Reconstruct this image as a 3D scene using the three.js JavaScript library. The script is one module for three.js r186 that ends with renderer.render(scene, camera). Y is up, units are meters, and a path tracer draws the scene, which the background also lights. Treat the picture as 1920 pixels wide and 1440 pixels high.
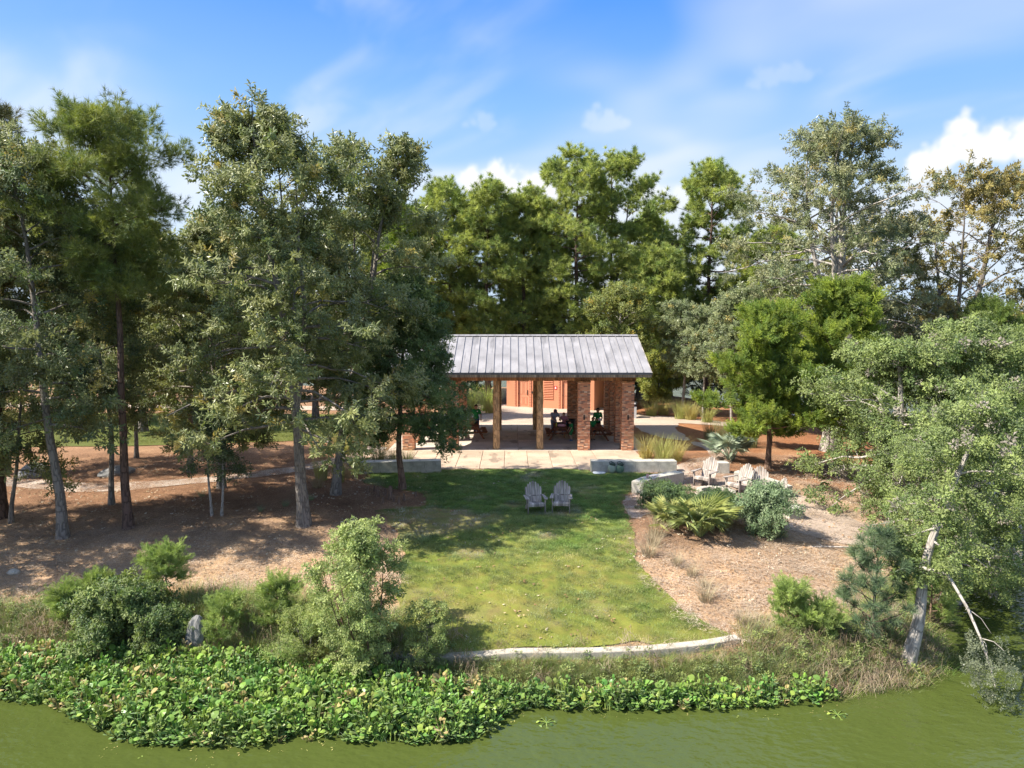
import * as THREE from 'three';
import { mergeGeometries } from 'three/addons/utils/BufferGeometryUtils.js';

// ---------------------------------------------------------------- camera, sky, sun, exposure
const EXPOSURE = 2.8;
const scene = new THREE.Scene();
const camera = new THREE.PerspectiveCamera(56.72, 4 / 3, 0.1, 3000);
camera.position.set(0, 6.8, 0);
camera.rotation.set(-5.15 * Math.PI / 180, 0, 0);
scene.add(camera);
const renderer = new THREE.WebGLRenderer({ antialias: true });
renderer.toneMapping = THREE.LinearToneMapping;
renderer.toneMappingExposure = EXPOSURE;
renderer.shadowMap.enabled = true;
renderer.shadowMap.type = THREE.PCFSoftShadowMap;

const SUN = new THREE.Vector3(-0.9, 1.0, 0.22).normalize();
const sun = new THREE.DirectionalLight(new THREE.Color().setRGB(1, 0.94, 0.84), 4.1);
sun.position.copy(SUN).multiplyScalar(120).add(new THREE.Vector3(0, 0, -35));
sun.target.position.set(0, 0, -35);
sun.castShadow = true;
sun.shadow.radius = 1;
sun.shadow.mapSize.set(4096, 4096);
Object.assign(sun.shadow.camera, { left: -60, right: 60, top: 60, bottom: -60, near: 1, far: 320 });
scene.add(sun, sun.target);

// ---------------------------------------------------------------- random numbers and noise
function rand(seed) {
  let a = (seed * 2654435761) >>> 0;
  const r = () => { a = (a + 0x6D2B79F5) >>> 0; let t = a; t = Math.imul(t ^ (t >>> 15), t | 1); t ^= t + Math.imul(t ^ (t >>> 7), t | 61); return ((t ^ (t >>> 14)) >>> 0) / 4294967296; };
  r.in = (lo, hi) => lo + (hi - lo) * r();
  r.sign = () => (r() < 0.5 ? -1 : 1);
  return r;
}
const lerp3 = (a, b, t) => a.map((v, i) => v + (b[i] - v) * t);
const lerp = (a, b, t) => a + (b - a) * t;
const clamp = (x, a = 0, b = 1) => Math.min(b, Math.max(a, x));
const smooth = (a, b, x) => { const t = clamp((x - a) / (b - a)); return t * t * (3 - 2 * t); };
function hash2(x, y) { let h = Math.imul(x, 374761393) + Math.imul(y, 668265263); h = Math.imul(h ^ (h >>> 13), 1274126177); return ((h ^ (h >>> 16)) >>> 0) / 4294967296; }
function noise(x, y, per = 0, perY = per) {
  const xi = Math.floor(x), yi = Math.floor(y), fx = x - xi, fy = y - yi;
  const u = fx * fx * (3 - 2 * fx), v = fy * fy * (3 - 2 * fy);
  const w = (i, p) => (p ? ((i % p) + p) % p : i);
  const x0 = w(xi, per), x1 = w(xi + 1, per), y0 = w(yi, perY), y1 = w(yi + 1, perY);
  return lerp(lerp(hash2(x0, y0), hash2(x1, y0), u), lerp(hash2(x0, y1), hash2(x1, y1), u), v);
}
function fbm(x, y, oct = 4, per = 0, perY = per) { let s = 0, a = 0.5, n = 0; for (let i = 0; i < oct; i++) { s += a * noise(x + i * 17, y + i * 31, per, perY); n += a; a *= 0.5; x *= 2; y *= 2; per *= 2; perY *= 2; } return s / n; }

// ---------------------------------------------------------------- sky: clear air, thin cirrus, a few cumulus heaps low down
{
  const W = 2560, Hh = 1280, data = new Float32Array(W * Hh * 4);
  const stops = [[-90, .2, .26, .3], [0, .66, .80, .97], [5, .60, .78, .985], [10, .48, .70, .99], [16, .25, .52, .98], [23, .095, .34, .94], [40, .09, .31, .9], [90, .085, .27, .82]];
  const rr = rand(77);
  const heaps = [[33.2, 10.0, 3.3], [39.0, 10.6, 4.2], [-0.8, 9.8, 2.6], [2.2, 9.4, 2.2], [7.2, 14.6, 1.5], [20, 16.6, 1.7], [12, 9.0, 2.0], [-2.5, 14.8, 1.1]].map(([a, e, s], i) => ({ a, e, s, thin: [1, 1, 1, .85, .26, .16, .5, .18][i] }));
  for (let i = 0; i < 26; i++) heaps.push({ a: rr.in(48, 312), e: rr.in(8, 17), s: rr.in(1.5, 4.6), thin: rr.in(.4, 1) });
  for (const h of heaps) { h.puffs = []; const n = 7; for (let i = 0; i < n; i++) { const k = (i + .5) / n * 2 - 1; h.puffs.push([k * h.s * 1.1 + rr.in(-.2, .2) * h.s, Math.abs(rr()) * h.s * .55 * (1 - k * k * .6), h.s * (.35 + .4 * rr()) * (1 - .35 * Math.abs(k))]); } }
  for (let j = 0; j < Hh; j++) {
    const el = ((j + .5) / Hh - .5) * 180, er = el * Math.PI / 180, y = Math.sin(er), ce = Math.cos(er);
    let k = 1; while (k < stops.length - 1 && stops[k][0] < el) k++;
    const A = stops[k - 1], B = stops[k], t = clamp((el - A[0]) / (B[0] - A[0]));
    for (let i = 0; i < W; i++) {
      const th = ((i + .5) / W - .5) * 2 * Math.PI, dx = Math.cos(th) * ce, dz = Math.sin(th) * ce;
      let r = lerp(A[1], B[1], t), g = lerp(A[2], B[2], t), b = lerp(A[3], B[3], t);
      if (el > 0) {
        const px = dx / (y + .12), pz = dz / (y + .12);
        const wx = fbm(px * .9 + 5, pz * .9, 3) * 2.2;
        const veil = smooth(.42, .75, fbm(px * .8 + 11 + wx * .3, pz * .8 + 3, 4)) * .8 * smooth(75, 8, el * .45 + 4);
        const st = fbm((px * .55 + pz * .75) * 1.3 + wx, (px * .75 - pz * .55) * 4.2 + wx * .9 + 40, 6);
        const ci = smooth(.44, .9, st) * smooth(.36, .7, fbm(px * .6 + 2.2, pz * .6 + 9.4, 3)) * .62 * smooth(6, 16, el);
        let c = clamp(veil + ci * (1 - veil));
        const az = (Math.atan2(dx, -dz) * 180 / Math.PI + 360) % 360;
        let cu = 0, und = 0;
        if (el > 3 && el < 26) for (const h of heaps) {
          let da = az - h.a; if (da > 180) da -= 360; if (da < -180) da += 360;
          da *= ce; const de = el - h.e;
          if (Math.abs(da) > h.s * 2.4 || Math.abs(de) > h.s * 2.2) continue;
          const nz = fbm(da * 1.1 + h.a * 3, de * 1.1 + h.e * 7, 5) - .5;
          let d = -1;
          for (const [ox, oy, rad] of h.puffs) { const q = Math.hypot(da - ox, (de - oy) * (de < oy ? 1.5 : 1)); d = Math.max(d, 1 - q / rad); }
          const v = smooth(-.2, .55, d + nz * 1.7) * h.thin * smooth(-h.s * .75, -h.s * .1, de);
          if (v > cu) { cu = v; und = smooth(h.s * .5, -h.s * .6, de); }
        }
        const cw = [.97, .98, 1];
        r = lerp(r, .90 * cw[0], c); g = lerp(g, .94 * cw[1], c); b = lerp(b, 1, c);
        r = lerp(r, 1.02 - .13 * und, cu); g = lerp(g, 1.02 - .1 * und, cu); b = lerp(b, 1.03 - .05 * und, cu);
      }
      if (el > 0) { // brighter air round the sun
        const sa = Math.acos(clamp(dx * SUN.x + y * SUN.y + dz * SUN.z, -1, 1)) * 180 / Math.PI, gl = 2.6 * Math.exp(-sa / 11) + .6 * Math.exp(-sa / 27);
        r += gl; g += gl * .98; b += gl * .94;
      }
      const o = (j * W + i) * 4, s = 1.06 / EXPOSURE;
      data[o] = r * s; data[o + 1] = g * s; data[o + 2] = b * s; data[o + 3] = 1;
    }
  }
  const tex = new THREE.DataTexture(data, W, Hh, THREE.RGBAFormat, THREE.FloatType);
  tex.mapping = THREE.EquirectangularReflectionMapping;
  tex.magFilter = tex.minFilter = THREE.LinearFilter;
  tex.needsUpdate = true;
  scene.background = tex;
  scene.environment = tex;
}

// ---------------------------------------------------------------- geometry helpers
const V = (x, y, z) => new THREE.Vector3(x, y, z);
class MB { // collects triangles into one geometry
  constructor() { this.P = []; this.N = []; this.U = []; this.C = []; this.I = []; }
  vert(x, y, z, nx, ny, nz, u = 0, v = 0) { this.P.push(x, y, z); this.N.push(nx, ny, nz); this.U.push(u, v); return this.P.length / 3 - 1; }
  tube(pts, radii, sides = 6, cap = true) { // tapered tube along a path
    let along = 0, rows = [];
    let ref = V(1, 0, 0); const d0 = pts[1].clone().sub(pts[0]).normalize(); if (Math.abs(d0.x) > .8) ref = V(0, 0, 1);
    for (let i = 0; i < pts.length; i++) {
      const d = (i < pts.length - 1 ? pts[i + 1].clone().sub(pts[i]) : pts[i].clone().sub(pts[i - 1])).normalize();
      if (i > 0 && i < pts.length - 1) d.add(pts[i].clone().sub(pts[i - 1]).normalize()).normalize();
      const a = ref.clone().sub(d.clone().multiplyScalar(ref.dot(d))).normalize(), b = d.clone().cross(a); ref = a;
      if (i) along += pts[i].distanceTo(pts[i - 1]);
      const row = [];
      for (let k = 0; k <= sides; k++) {
        const th = k / sides * Math.PI * 2, c = Math.cos(th), s = Math.sin(th), nx = a.x * c + b.x * s, ny = a.y * c + b.y * s, nz = a.z * c + b.z * s;
        row.push(this.vert(pts[i].x + nx * radii[i], pts[i].y + ny * radii[i], pts[i].z + nz * radii[i], nx, ny, nz, k / sides * Math.max(.3, radii[0] * 6.28), along));
      }
      rows.push(row);
    }
    for (let i = 0; i + 1 < rows.length; i++) for (let k = 0; k < sides; k++) { const a = rows[i][k], b = rows[i][k + 1], c = rows[i + 1][k + 1], d = rows[i + 1][k]; this.I.push(a, b, c, a, c, d); }
    if (cap) { const d = pts[pts.length - 1].clone().sub(pts[pts.length - 2]).normalize(), q = pts[pts.length - 1], m = this.vert(q.x, q.y, q.z, d.x, d.y, d.z); const r = rows[rows.length - 1]; for (let k = 0; k < sides; k++) this.I.push(r[k], r[k + 1], m); }
    return this;
  }
  face(...q) { // a flat polygon (3 or 4 points), no shared vertices
    const n = q[1].clone().sub(q[0]).cross(q[2].clone().sub(q[0])).normalize(), s = this.P.length / 3;
    for (const p of q) this.vert(p.x, p.y, p.z, n.x, n.y, n.z);
    for (let i = 1; i + 1 < q.length; i++) this.I.push(s, s + i, s + i + 1);
  }
  leaf(o, d, side, len, wid, fold = .3) { // folded leaf: base, two flanks, tip
    const up = d.clone().cross(side).normalize(), m = o.clone().addScaledVector(d, len * .48);
    const l = m.clone().addScaledVector(side, wid / 2).addScaledVector(up, wid * fold), r = m.clone().addScaledVector(side, -wid / 2).addScaledVector(up, wid * fold);
    const t = o.clone().addScaledVector(d, len).addScaledVector(up, -len * .12);
    this.face(o, l, t); this.face(o, t, r);
  }
  color(r, g, b) { while (this.C.length < this.P.length) this.C.push(r, g, b); return this; }
  build() {
    const g = new THREE.BufferGeometry();
    g.setAttribute('position', new THREE.Float32BufferAttribute(this.P, 3));
    g.setAttribute('normal', new THREE.Float32BufferAttribute(this.N, 3));
    g.setAttribute('uv', new THREE.Float32BufferAttribute(this.U, 2));
    if (this.C.length === this.P.length) g.setAttribute('color', new THREE.Float32BufferAttribute(this.C, 3));
    g.setIndex(this.I);
    return g;
  }
}
function boxUV(g, s = 1) { // texture coordinates in metres, each face along its own plane
  const p = g.attributes.position, n = g.attributes.normal, uv = new Float32Array(p.count * 2);
  for (let i = 0; i < p.count; i++) {
    const x = Math.abs(n.getX(i)), y = Math.abs(n.getY(i)), z = Math.abs(n.getZ(i));
    if (y >= x && y >= z) { uv[i * 2] = p.getX(i) * s; uv[i * 2 + 1] = p.getZ(i) * s; } else if (x >= z) { uv[i * 2] = p.getZ(i) * s; uv[i * 2 + 1] = p.getY(i) * s; } else { uv[i * 2] = p.getX(i) * s; uv[i * 2 + 1] = p.getY(i) * s; }
  }
  g.setAttribute('uv', new THREE.BufferAttribute(uv, 2));
  return g;
}
function bx(w, h, d, x = 0, y = 0, z = 0, rx = 0, ry = 0, rz = 0) {
  const g = boxUV(new THREE.BoxGeometry(w, h, d));
  if (rx || ry || rz) g.applyMatrix4(new THREE.Matrix4().makeRotationFromEuler(new THREE.Euler(rx, ry, rz)));
  return g.translate(x, y, z);
}
function bevelBox(w, h, d, b = .012) { // box with chamfered edges, base at y = 0
  const s = new THREE.Shape(); s.moveTo(-w / 2 + b, -d / 2 + b); s.lineTo(w / 2 - b, -d / 2 + b); s.lineTo(w / 2 - b, d / 2 - b); s.lineTo(-w / 2 + b, d / 2 - b); s.closePath();
  const g = new THREE.ExtrudeGeometry(s, { depth: h - 2 * b, bevelEnabled: true, bevelSize: b, bevelThickness: b, bevelSegments: 1, curveSegments: 1 });
  g.rotateX(-Math.PI / 2); g.translate(0, b, 0);
  return boxUV(g);
}
const taken = {};
function numbered(name) { const n = taken[name] = (taken[name] ?? -1) + 1; return n ? name + '_' + String(n).padStart(3, '0') : name; }
function mesh(name, geo, mat, parent) { const m = new THREE.Mesh(geo, mat); m.name = name; m.castShadow = m.receiveShadow = true; if (parent) parent.add(m); return m; }
function tag(o, label, category, group, kind) { o.userData.label = label; o.userData.category = category; if (group) o.userData.group = group; if (kind) o.userData.kind = kind; return o; }
function thing(name, label, category, pos = [0, 0, 0], turn = 0, group) { const o = new THREE.Group(); o.name = numbered(name); o.position.set(...pos); o.rotation.y = turn; scene.add(o); return tag(o, label, category, group); }
function single(name, geo, mat, label, category, pos = [0, 0, 0], turn = 0, group) { const m = mesh(numbered(name), geo, mat, scene); m.position.set(...pos); m.rotation.y = turn; return tag(m, label, category, group); }
function structure(name, geo, mat, label, category) { const m = mesh(numbered(name), geo, mat, scene); return tag(m, label, category, null, 'structure'); }
function instances(name, geo, mat, list, parent) { // list: {p, q, s, c}
  const im = new THREE.InstancedMesh(geo, mat, list.length), M = new THREE.Matrix4(), S = V(1, 1, 1), col = new THREE.Color();
  list.forEach((e, i) => { if (e.s.isVector3) S.copy(e.s); else S.setScalar(e.s); im.setMatrixAt(i, M.compose(e.p, e.q, S)); if (e.c) im.setColorAt(i, col.setRGB(...e.c)); });
  im.name = name; im.castShadow = im.receiveShadow = true; im.userData.kind = 'stuff';
  (parent || scene).add(im);
  return im;
}
const UP = V(0, 1, 0);
function aim(dir, spin) { const q = new THREE.Quaternion().setFromUnitVectors(UP, dir); return q.multiply(new THREE.Quaternion().setFromAxisAngle(UP, spin)); }
const rot = (y, x = 0, z = 0) => new THREE.Quaternion().setFromEuler(new THREE.Euler(x, y, z, 'YXZ'));

// ---------------------------------------------------------------- textures (what surfaces are made of)
function canvasTex(size, draw, srgb = true) {
  const c = document.createElement('canvas'); c.width = c.height = size;
  draw(c.getContext('2d'), size);
  const t = new THREE.CanvasTexture(c); t.wrapS = t.wrapT = THREE.RepeatWrapping; if (srgb) t.colorSpace = THREE.SRGBColorSpace; return t;
}
function dataTex(size, fn, srgb = false) {
  const d = new Uint8Array(size * size * 4);
  for (let j = 0; j < size; j++) for (let i = 0; i < size; i++) { const v = fn(i / size, j / size), o = (j * size + i) * 4; const a = Array.isArray(v) ? v : [v, v, v]; d[o] = clamp(a[0]) * 255; d[o + 1] = clamp(a[1]) * 255; d[o + 2] = clamp(a[2]) * 255; d[o + 3] = 255; }
  const t = new THREE.DataTexture(d, size, size); t.wrapS = t.wrapT = THREE.RepeatWrapping; t.magFilter = t.minFilter = THREE.LinearFilter; if (srgb) t.colorSpace = THREE.SRGBColorSpace; t.needsUpdate = true; return t;
}
function repeated(t, x, y = x) { const c = t.clone(); c.repeat.set(x, y); c.needsUpdate = true; return c; }
const strawTex = canvasTex(1024, (g, S) => { // dry pine needles lying every way, with bits of bark and leaf
  const R = rand(5); g.fillStyle = '#93826f'; g.fillRect(0, 0, S, S);
  const tones = ['#74624f', '#9a8569', '#b7a083', '#cbb798', '#ddccaf', '#5c4c3d', '#a88f72', '#ece0c8', '#86704f'];
  for (let i = 0; i < 17000; i++) {
    const x = R() * S, y = R() * S, a = R() * Math.PI, l = R.in(18, 66), c = R.in(-.2, .2); g.strokeStyle = tones[Math.floor(R() * tones.length)]; g.lineWidth = R.in(.9, 2.4); g.globalAlpha = R.in(.45, .95);
    for (const ox of [0, -S, S]) for (const oy of [0, -S, S]) { if (x + ox < -50 || x + ox > S + 50 || y + oy < -50 || y + oy > S + 50) continue; g.beginPath(); g.moveTo(x + ox - Math.cos(a) * l / 2, y + oy - Math.sin(a) * l / 2); g.lineTo(x + ox + Math.cos(a + c) * l / 2, y + oy + Math.sin(a + c) * l / 2); g.stroke(); }
  }
  for (let i = 0; i < 420; i++) { g.globalAlpha = R.in(.5, .9); g.fillStyle = ['#d8c7b0', '#5a4436', '#b58d6c', '#e6d9c6'][Math.floor(R() * 4)]; g.beginPath(); g.ellipse(R() * S, R() * S, R.in(3, 9), R.in(2, 5), R() * 3, 0, 7); g.fill(); }
  g.globalAlpha = 1;
});
const turfTex = canvasTex(1024, (g, S) => { // mown grass seen from above: short blades, some dry
  const R = rand(9); g.fillStyle = '#8c8a55'; g.fillRect(0, 0, S, S);
  for (let i = 0; i < 26000; i++) {
    const x = R() * S, y = R() * S, a = R() * Math.PI, l = R.in(7, 22), dry = noise(x / S * 8, y / S * 8, 8) + R.in(-.35, .35);
    g.strokeStyle = dry > .62 ? ['#c9b784', '#d8c898', '#b39d6b'][i % 3] : ['#8fa34c', '#7b9140', '#a5b35f', '#647a34', '#b7bd74'][i % 5];
    g.lineWidth = R.in(.9, 2.2); g.globalAlpha = R.in(.5, 1);
    g.beginPath(); g.moveTo(x - Math.cos(a) * l / 2, y - Math.sin(a) * l / 2); g.lineTo(x + Math.cos(a) * l / 2, y + Math.sin(a) * l / 2); g.stroke();
  }
  g.globalAlpha = 1;
});
const gravelTex = canvasTex(1024, (g, S) => {
  const R = rand(12); g.fillStyle = '#a89b90'; g.fillRect(0, 0, S, S);
  for (let i = 0; i < 30000; i++) { const v = R.in(120, 245), w = R.in(-10, 14); g.fillStyle = `rgb(${v + w | 0},${v - 4 | 0},${v - 12 - w | 0})`; g.globalAlpha = R.in(.6, 1); g.beginPath(); g.ellipse(R() * S, R() * S, R.in(1.5, 5), R.in(1.2, 3.6), R() * 3, 0, 7); g.fill(); }
  g.globalAlpha = 1;
});
const grainTex = dataTex(512, (u, v) => .5 + .5 * (fbm(u * 64, v * 64, 3, 64) - .5) + .5 * (noise(u * 200, v * 200, 200) - .5));
const concreteTex = dataTex(512, (u, v) => { const s = .80 + .25 * (fbm(u * 6, v * 6, 5, 6) - .5) + .14 * (noise(u * 190, v * 190, 190) - .5) - .14 * smooth(.62, .8, fbm(u * 14, v * 4, 3, 14, 4)); return [s, s * .99, s * .965]; }, true);
const woodTex = dataTex(512, (u, v) => { const g1 = fbm(u * 60, v * 3, 4, 60, 3), g2 = fbm(u * 10, v * 2, 3, 10, 2), s = .55 + .55 * (g1 - .5) + .35 * (g2 - .5) + .2; return [s, s * .97, s * .93]; }, true);
const barkTex = dataTex(512, (u, v) => { const w = fbm(u * 8, v * 8, 3, 8) * .6; const a = Math.abs(noise(u * 14 + w * 2, v * 5 + w, 14, 5) - .5) * 2, p = fbm(u * 20, v * 20, 3, 20); const s = .42 + .5 * smooth(0, .55, a) * (.6 + .5 * p); return [s, s * .97, s * .94]; });
const zincTex = dataTex(512, (u, v) => { const s = .82 + .22 * (fbm(u * 5, v * 5, 5, 5) - .5) + .09 * (noise(u * 120, v * 120, 120) - .5) - .1 * smooth(.6, .75, fbm(u * 18, v * 2, 3, 18, 2)); return [s, s * .995, s * 1.0]; }, true);
const waveTex = dataTex(1024, (u, v) => { const a = fbm(u * 16, v * 30, 4, 16, 30), b = fbm(u * 50, v * 80, 3, 50, 80); return .5 + .6 * (a - .5) + .35 * (b - .5); });

const std = (o) => new THREE.MeshStandardMaterial(o);
const phys = (o) => new THREE.MeshPhysicalMaterial(o);
const rgb = (r, g, b) => new THREE.Color().setRGB(r, g, b);
const M = {
  ground: std({ map: strawTex, bumpMap: strawTex, bumpScale: .03, roughness: 1, vertexColors: true }),
  lawn: std({ map: turfTex, bumpMap: turfTex, bumpScale: .03, roughness: 1, vertexColors: true }),
  gravel: std({ map: gravelTex, bumpMap: gravelTex, bumpScale: .02, roughness: .95, vertexColors: true }),
  water: phys({ color: rgb(.056, .073, .016), roughness: .05, ior: 1.33, bumpMap: waveTex, bumpScale: .05 }),
  slab: std({ map: concreteTex, color: rgb(.68, .52, .385), roughness: .9, bumpMap: grainTex, bumpScale: .003 }),
  floor: std({ map: concreteTex, color: rgb(.78, .68, .58), roughness: .8, bumpMap: grainTex, bumpScale: .003 }),
  concrete: std({ map: concreteTex, color: rgb(.72, .69, .6), roughness: .92, bumpMap: grainTex, bumpScale: .006 }),
  kerb: std({ map: concreteTex, color: rgb(.76, .69, .58), roughness: .95, bumpMap: grainTex, bumpScale: .01 }),
  zinc: std({ map: zincTex, color: rgb(.46, .44, .425), roughness: .5, metalness: .15 }),
  gutter: std({ map: zincTex, color: rgb(.2, .2, .21), roughness: .5, metalness: .3 }),
  deck: std({ map: woodTex, color: rgb(.74, .6, .43), roughness: .8 }),  // unseen roof underside, tone made pale to bounce light into the pavilion
  fascia: std({ map: woodTex, color: rgb(.62, .58, .52), roughness: .8 }),
  beam: std({ map: woodTex, color: rgb(.62, .34, .18), roughness: .85, bumpMap: woodTex, bumpScale: .004 }),
  logwood: std({ map: barkTex, color: rgb(.62, .41, .22), roughness: .9, bumpMap: barkTex, bumpScale: .01 }),
  brick: std({ vertexColors: true, roughness: .92, bumpMap: grainTex, bumpScale: .003 }),
  mortar: std({ color: rgb(.5, .41, .33), roughness: 1, bumpMap: grainTex, bumpScale: .003 }),
  stucco: std({ color: rgb(.56, .225, .12), roughness: .95, bumpMap: grainTex, bumpScale: .004 }),
  stuccoTrim: std({ color: rgb(.6, .25, .14), roughness: .9 }),
  doorPaint: std({ color: rgb(.55, .235, .13), roughness: .6 }),
  black: std({ color: rgb(.015, .015, .016), roughness: .5 }),
  red: std({ color: rgb(.5, .03, .035), roughness: .5 }),
  white: std({ color: rgb(.75, .75, .74), roughness: .6 }),
  greyWood: std({ map: woodTex, color: rgb(.62, .57, .53), roughness: .9, bumpMap: woodTex, bumpScale: .004 }),
  tableWood: std({ map: woodTex, color: rgb(.34, .13, .06), roughness: .75, bumpMap: woodTex, bumpScale: .004 }),
  barkGrey: std({ map: barkTex, color: rgb(.29, .26, .23), roughness: 1, bumpMap: barkTex, bumpScale: .03 }),
  barkPine: std({ map: barkTex, color: rgb(.17, .11, .085), roughness: 1, bumpMap: barkTex, bumpScale: .04 }),
  barkPale: std({ map: barkTex, color: rgb(.5, .46, .41), roughness: 1, bumpMap: barkTex, bumpScale: .02 }),
  barkRed: std({ map: barkTex, color: rgb(.26, .17, .12), roughness: 1, bumpMap: barkTex, bumpScale: .03 }),
  stone: std({ map: concreteTex, color: rgb(.34, .34, .34), roughness: .95, bumpMap: grainTex, bumpScale: .02 }),
  leafGloss: phys({ color: rgb(1, 1, 1), roughness: .95, transmission: .42, thickness: 0, clearcoat: .36, clearcoatRoughness: .27 }),
  leafSoft: phys({ color: rgb(1, 1, 1), roughness: .95, transmission: .42, thickness: 0, clearcoat: .22, clearcoatRoughness: .45 }),
  needle: phys({ color: rgb(1, 1, 1), roughness: .95, transmission: .36, thickness: 0, clearcoat: .15, clearcoatRoughness: .5 }),
  hyacinth: phys({ color: rgb(1, 1, 1), roughness: .95, transmission: .25, thickness: 0, clearcoat: .32, clearcoatRoughness: .3 }),
  dry: std({ color: rgb(1, 1, 1), roughness: 1 }),
};

// ---------------------------------------------------------------- terrain
const SHORE = [[-300, -21], [-40, -18], [-20, -17.2], [-13, -17], [-8, -17], [-5, -16.6], [-3, -16], [0, -15.3], [4, -15.3], [7, -15.5], [9.3, -15.9], [10.5, -17], [12, -19.5], [15, -23], [17.5, -27], [20, -33], [24, -40], [26, -50], [23, -62], [18.5, -70], [13, -76], [0, -80], [-15, -80], [-30, -84], [-60, -90], [-300, -100]];
const PROFILE = [[-3, -2.3], [-1, -1.95], [0, -1.62], [.5, -1.28], [1, -.98], [3, -.62], [5, -.3], [8, -.03], [9.5, 0]];
const WATER_Y = -1.6;
function inland(x, z) { // metres inside the shore line (negative in the water)
  let d = 1e9, ins = false;
  for (let i = 0, j = SHORE.length - 1; i < SHORE.length; j = i++) {
    const [ax, az] = SHORE[i], [bx_, bz] = SHORE[j], ex = bx_ - ax, ez = bz - az, wx = x - ax, wz = z - az, t = clamp((wx * ex + wz * ez) / (ex * ex + ez * ez));
    d = Math.min(d, Math.hypot(wx - ex * t, wz - ez * t));
    if ((az > z) !== (bz > z) && x < (bx_ - ax) * (z - az) / (bz - az) + ax) ins = !ins;
  }
  return ins ? d : -d;
}
function groundY(x, z) {
  if (z < -170) return lerp(-2.3, .6, smooth(-170, -185, z));
  if (x < -305 || x > 400) return -2.3;
  const s = inland(x, z) + (z > -30 ? .0 : .6 * (noise(x * .3, z * .3) - .5));
  if (s <= -3) return -2.3;
  for (let i = 1; i < PROFILE.length; i++) if (s <= PROFILE[i][0]) { const [a, b] = PROFILE[i - 1], [c, d] = PROFILE[i]; return b + (d - b) * (s - a) / (c - a); }
  return 0;
}
const onGround = (x, z, dy = 0) => V(x, groundY(x, z) + dy, z);
{
  const xs = [], zs = [];
  for (let x = -34; x <= 34; x += .42) xs.push(x);
  for (let x = -34, s = 1; x > -900; s *= 1.22) { x -= s; xs.unshift(x); }
  for (let x = xs[xs.length - 1], s = 1; x < 900; s *= 1.22) { x += s; xs.push(x); }
  for (let z = -8; z >= -84; z -= .42) zs.push(z);
  for (let z = zs[zs.length - 1], s = 1; z > -1500; s *= 1.14) { z -= s; zs.push(z); }
  for (let z = -8, s = 1; z < 200; s *= 1.4) { z += s; zs.unshift(z); }
  const P = [], U = [], C = [], I = [], nx = xs.length;
  for (const z of zs) for (const x of xs) {
    const near = Math.abs(x) < 60 && z > -110 && z < 0;
    const y = groundY(x, z) + (near ? .03 * (fbm(x * .8, z * .8, 3) - .5) : 0);
    P.push(x, y, z); U.push(x / 2.6, z / 2.6);
    // matter on the ground: fresh red-brown needles, bleached needles on the sunny banks, damp earth at the water's edge
    const n1 = fbm(x * .22 + 40, z * .22, 4), n2 = fbm(x * 1.3, z * 1.3 + 8, 3);
    const bank = smooth(10.5, 5, inland(x, z)) * (z > -30 ? 1 : 0), bleach = clamp(bank * .95 + (n1 - .5) * .9 + (n2 - .5) * .6);
    const fresh = lerp3([.82, .57, .41], [.86, .45, .23], smooth(4, 9, x) * smooth(-24, -29, z)), old = [1.25, 1.05, .84], earth = [.2, .15, .09];
    const wet = smooth(.9, -.2, inland(x, z) + (n2 - .5) * 1.2), k = .8 + .4 * n2;
    const c = fresh.map((f, i) => lerp(lerp(f, old[i], bleach), earth[i], wet) * k);
    C.push(...c);
  }
  for (let j = 0; j + 1 < zs.length; j++) for (let i = 0; i + 1 < nx; i++) { const a = j * nx + i; I.push(a, a + 1, a + nx + 1, a, a + nx + 1, a + nx); }
  for (let k = 0; k < I.length; k += 3) { const t = I[k + 1]; I[k + 1] = I[k + 2]; I[k + 2] = t; }
  const g = new THREE.BufferGeometry();
  g.setAttribute('position', new THREE.Float32BufferAttribute(P, 3)); g.setAttribute('uv', new THREE.Float32BufferAttribute(U, 2)); g.setAttribute('color', new THREE.Float32BufferAttribute(C, 3)); g.setIndex(I); g.computeVertexNormals();
  if (g.attributes.normal.getY(Math.floor(P.length / 6)) < 0) { for (let k = 0; k < I.length; k += 3) { const t = I[k + 1]; I[k + 1] = I[k + 2]; I[k + 2] = t; } g.setIndex(I); g.computeVertexNormals(); }
  structure('ground', g, M.ground, 'brown ground strewn with pine needles sloping down to the pond', 'ground');
}
function insidePoly(poly, x, z) { let c = false; for (let i = 0, j = poly.length - 1; i < poly.length; j = i++) { const [a, b] = poly[i], [d, e] = poly[j]; if ((b > z) !== (e > z) && x < (d - a) * (z - b) / (e - b) + a) c = !c; } return c; }
function edgeDist(poly, x, z) { let m = 1e9; for (let i = 0, j = poly.length - 1; i < poly.length; j = i++) { const [ax, az] = poly[i], [bx_, bz] = poly[j], ex = bx_ - ax, ez = bz - az, t = clamp(((x - ax) * ex + (z - az) * ez) / (ex * ex + ez * ez)); m = Math.min(m, Math.hypot(x - ax - ex * t, z - az - ez * t)); } return m; }
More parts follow.
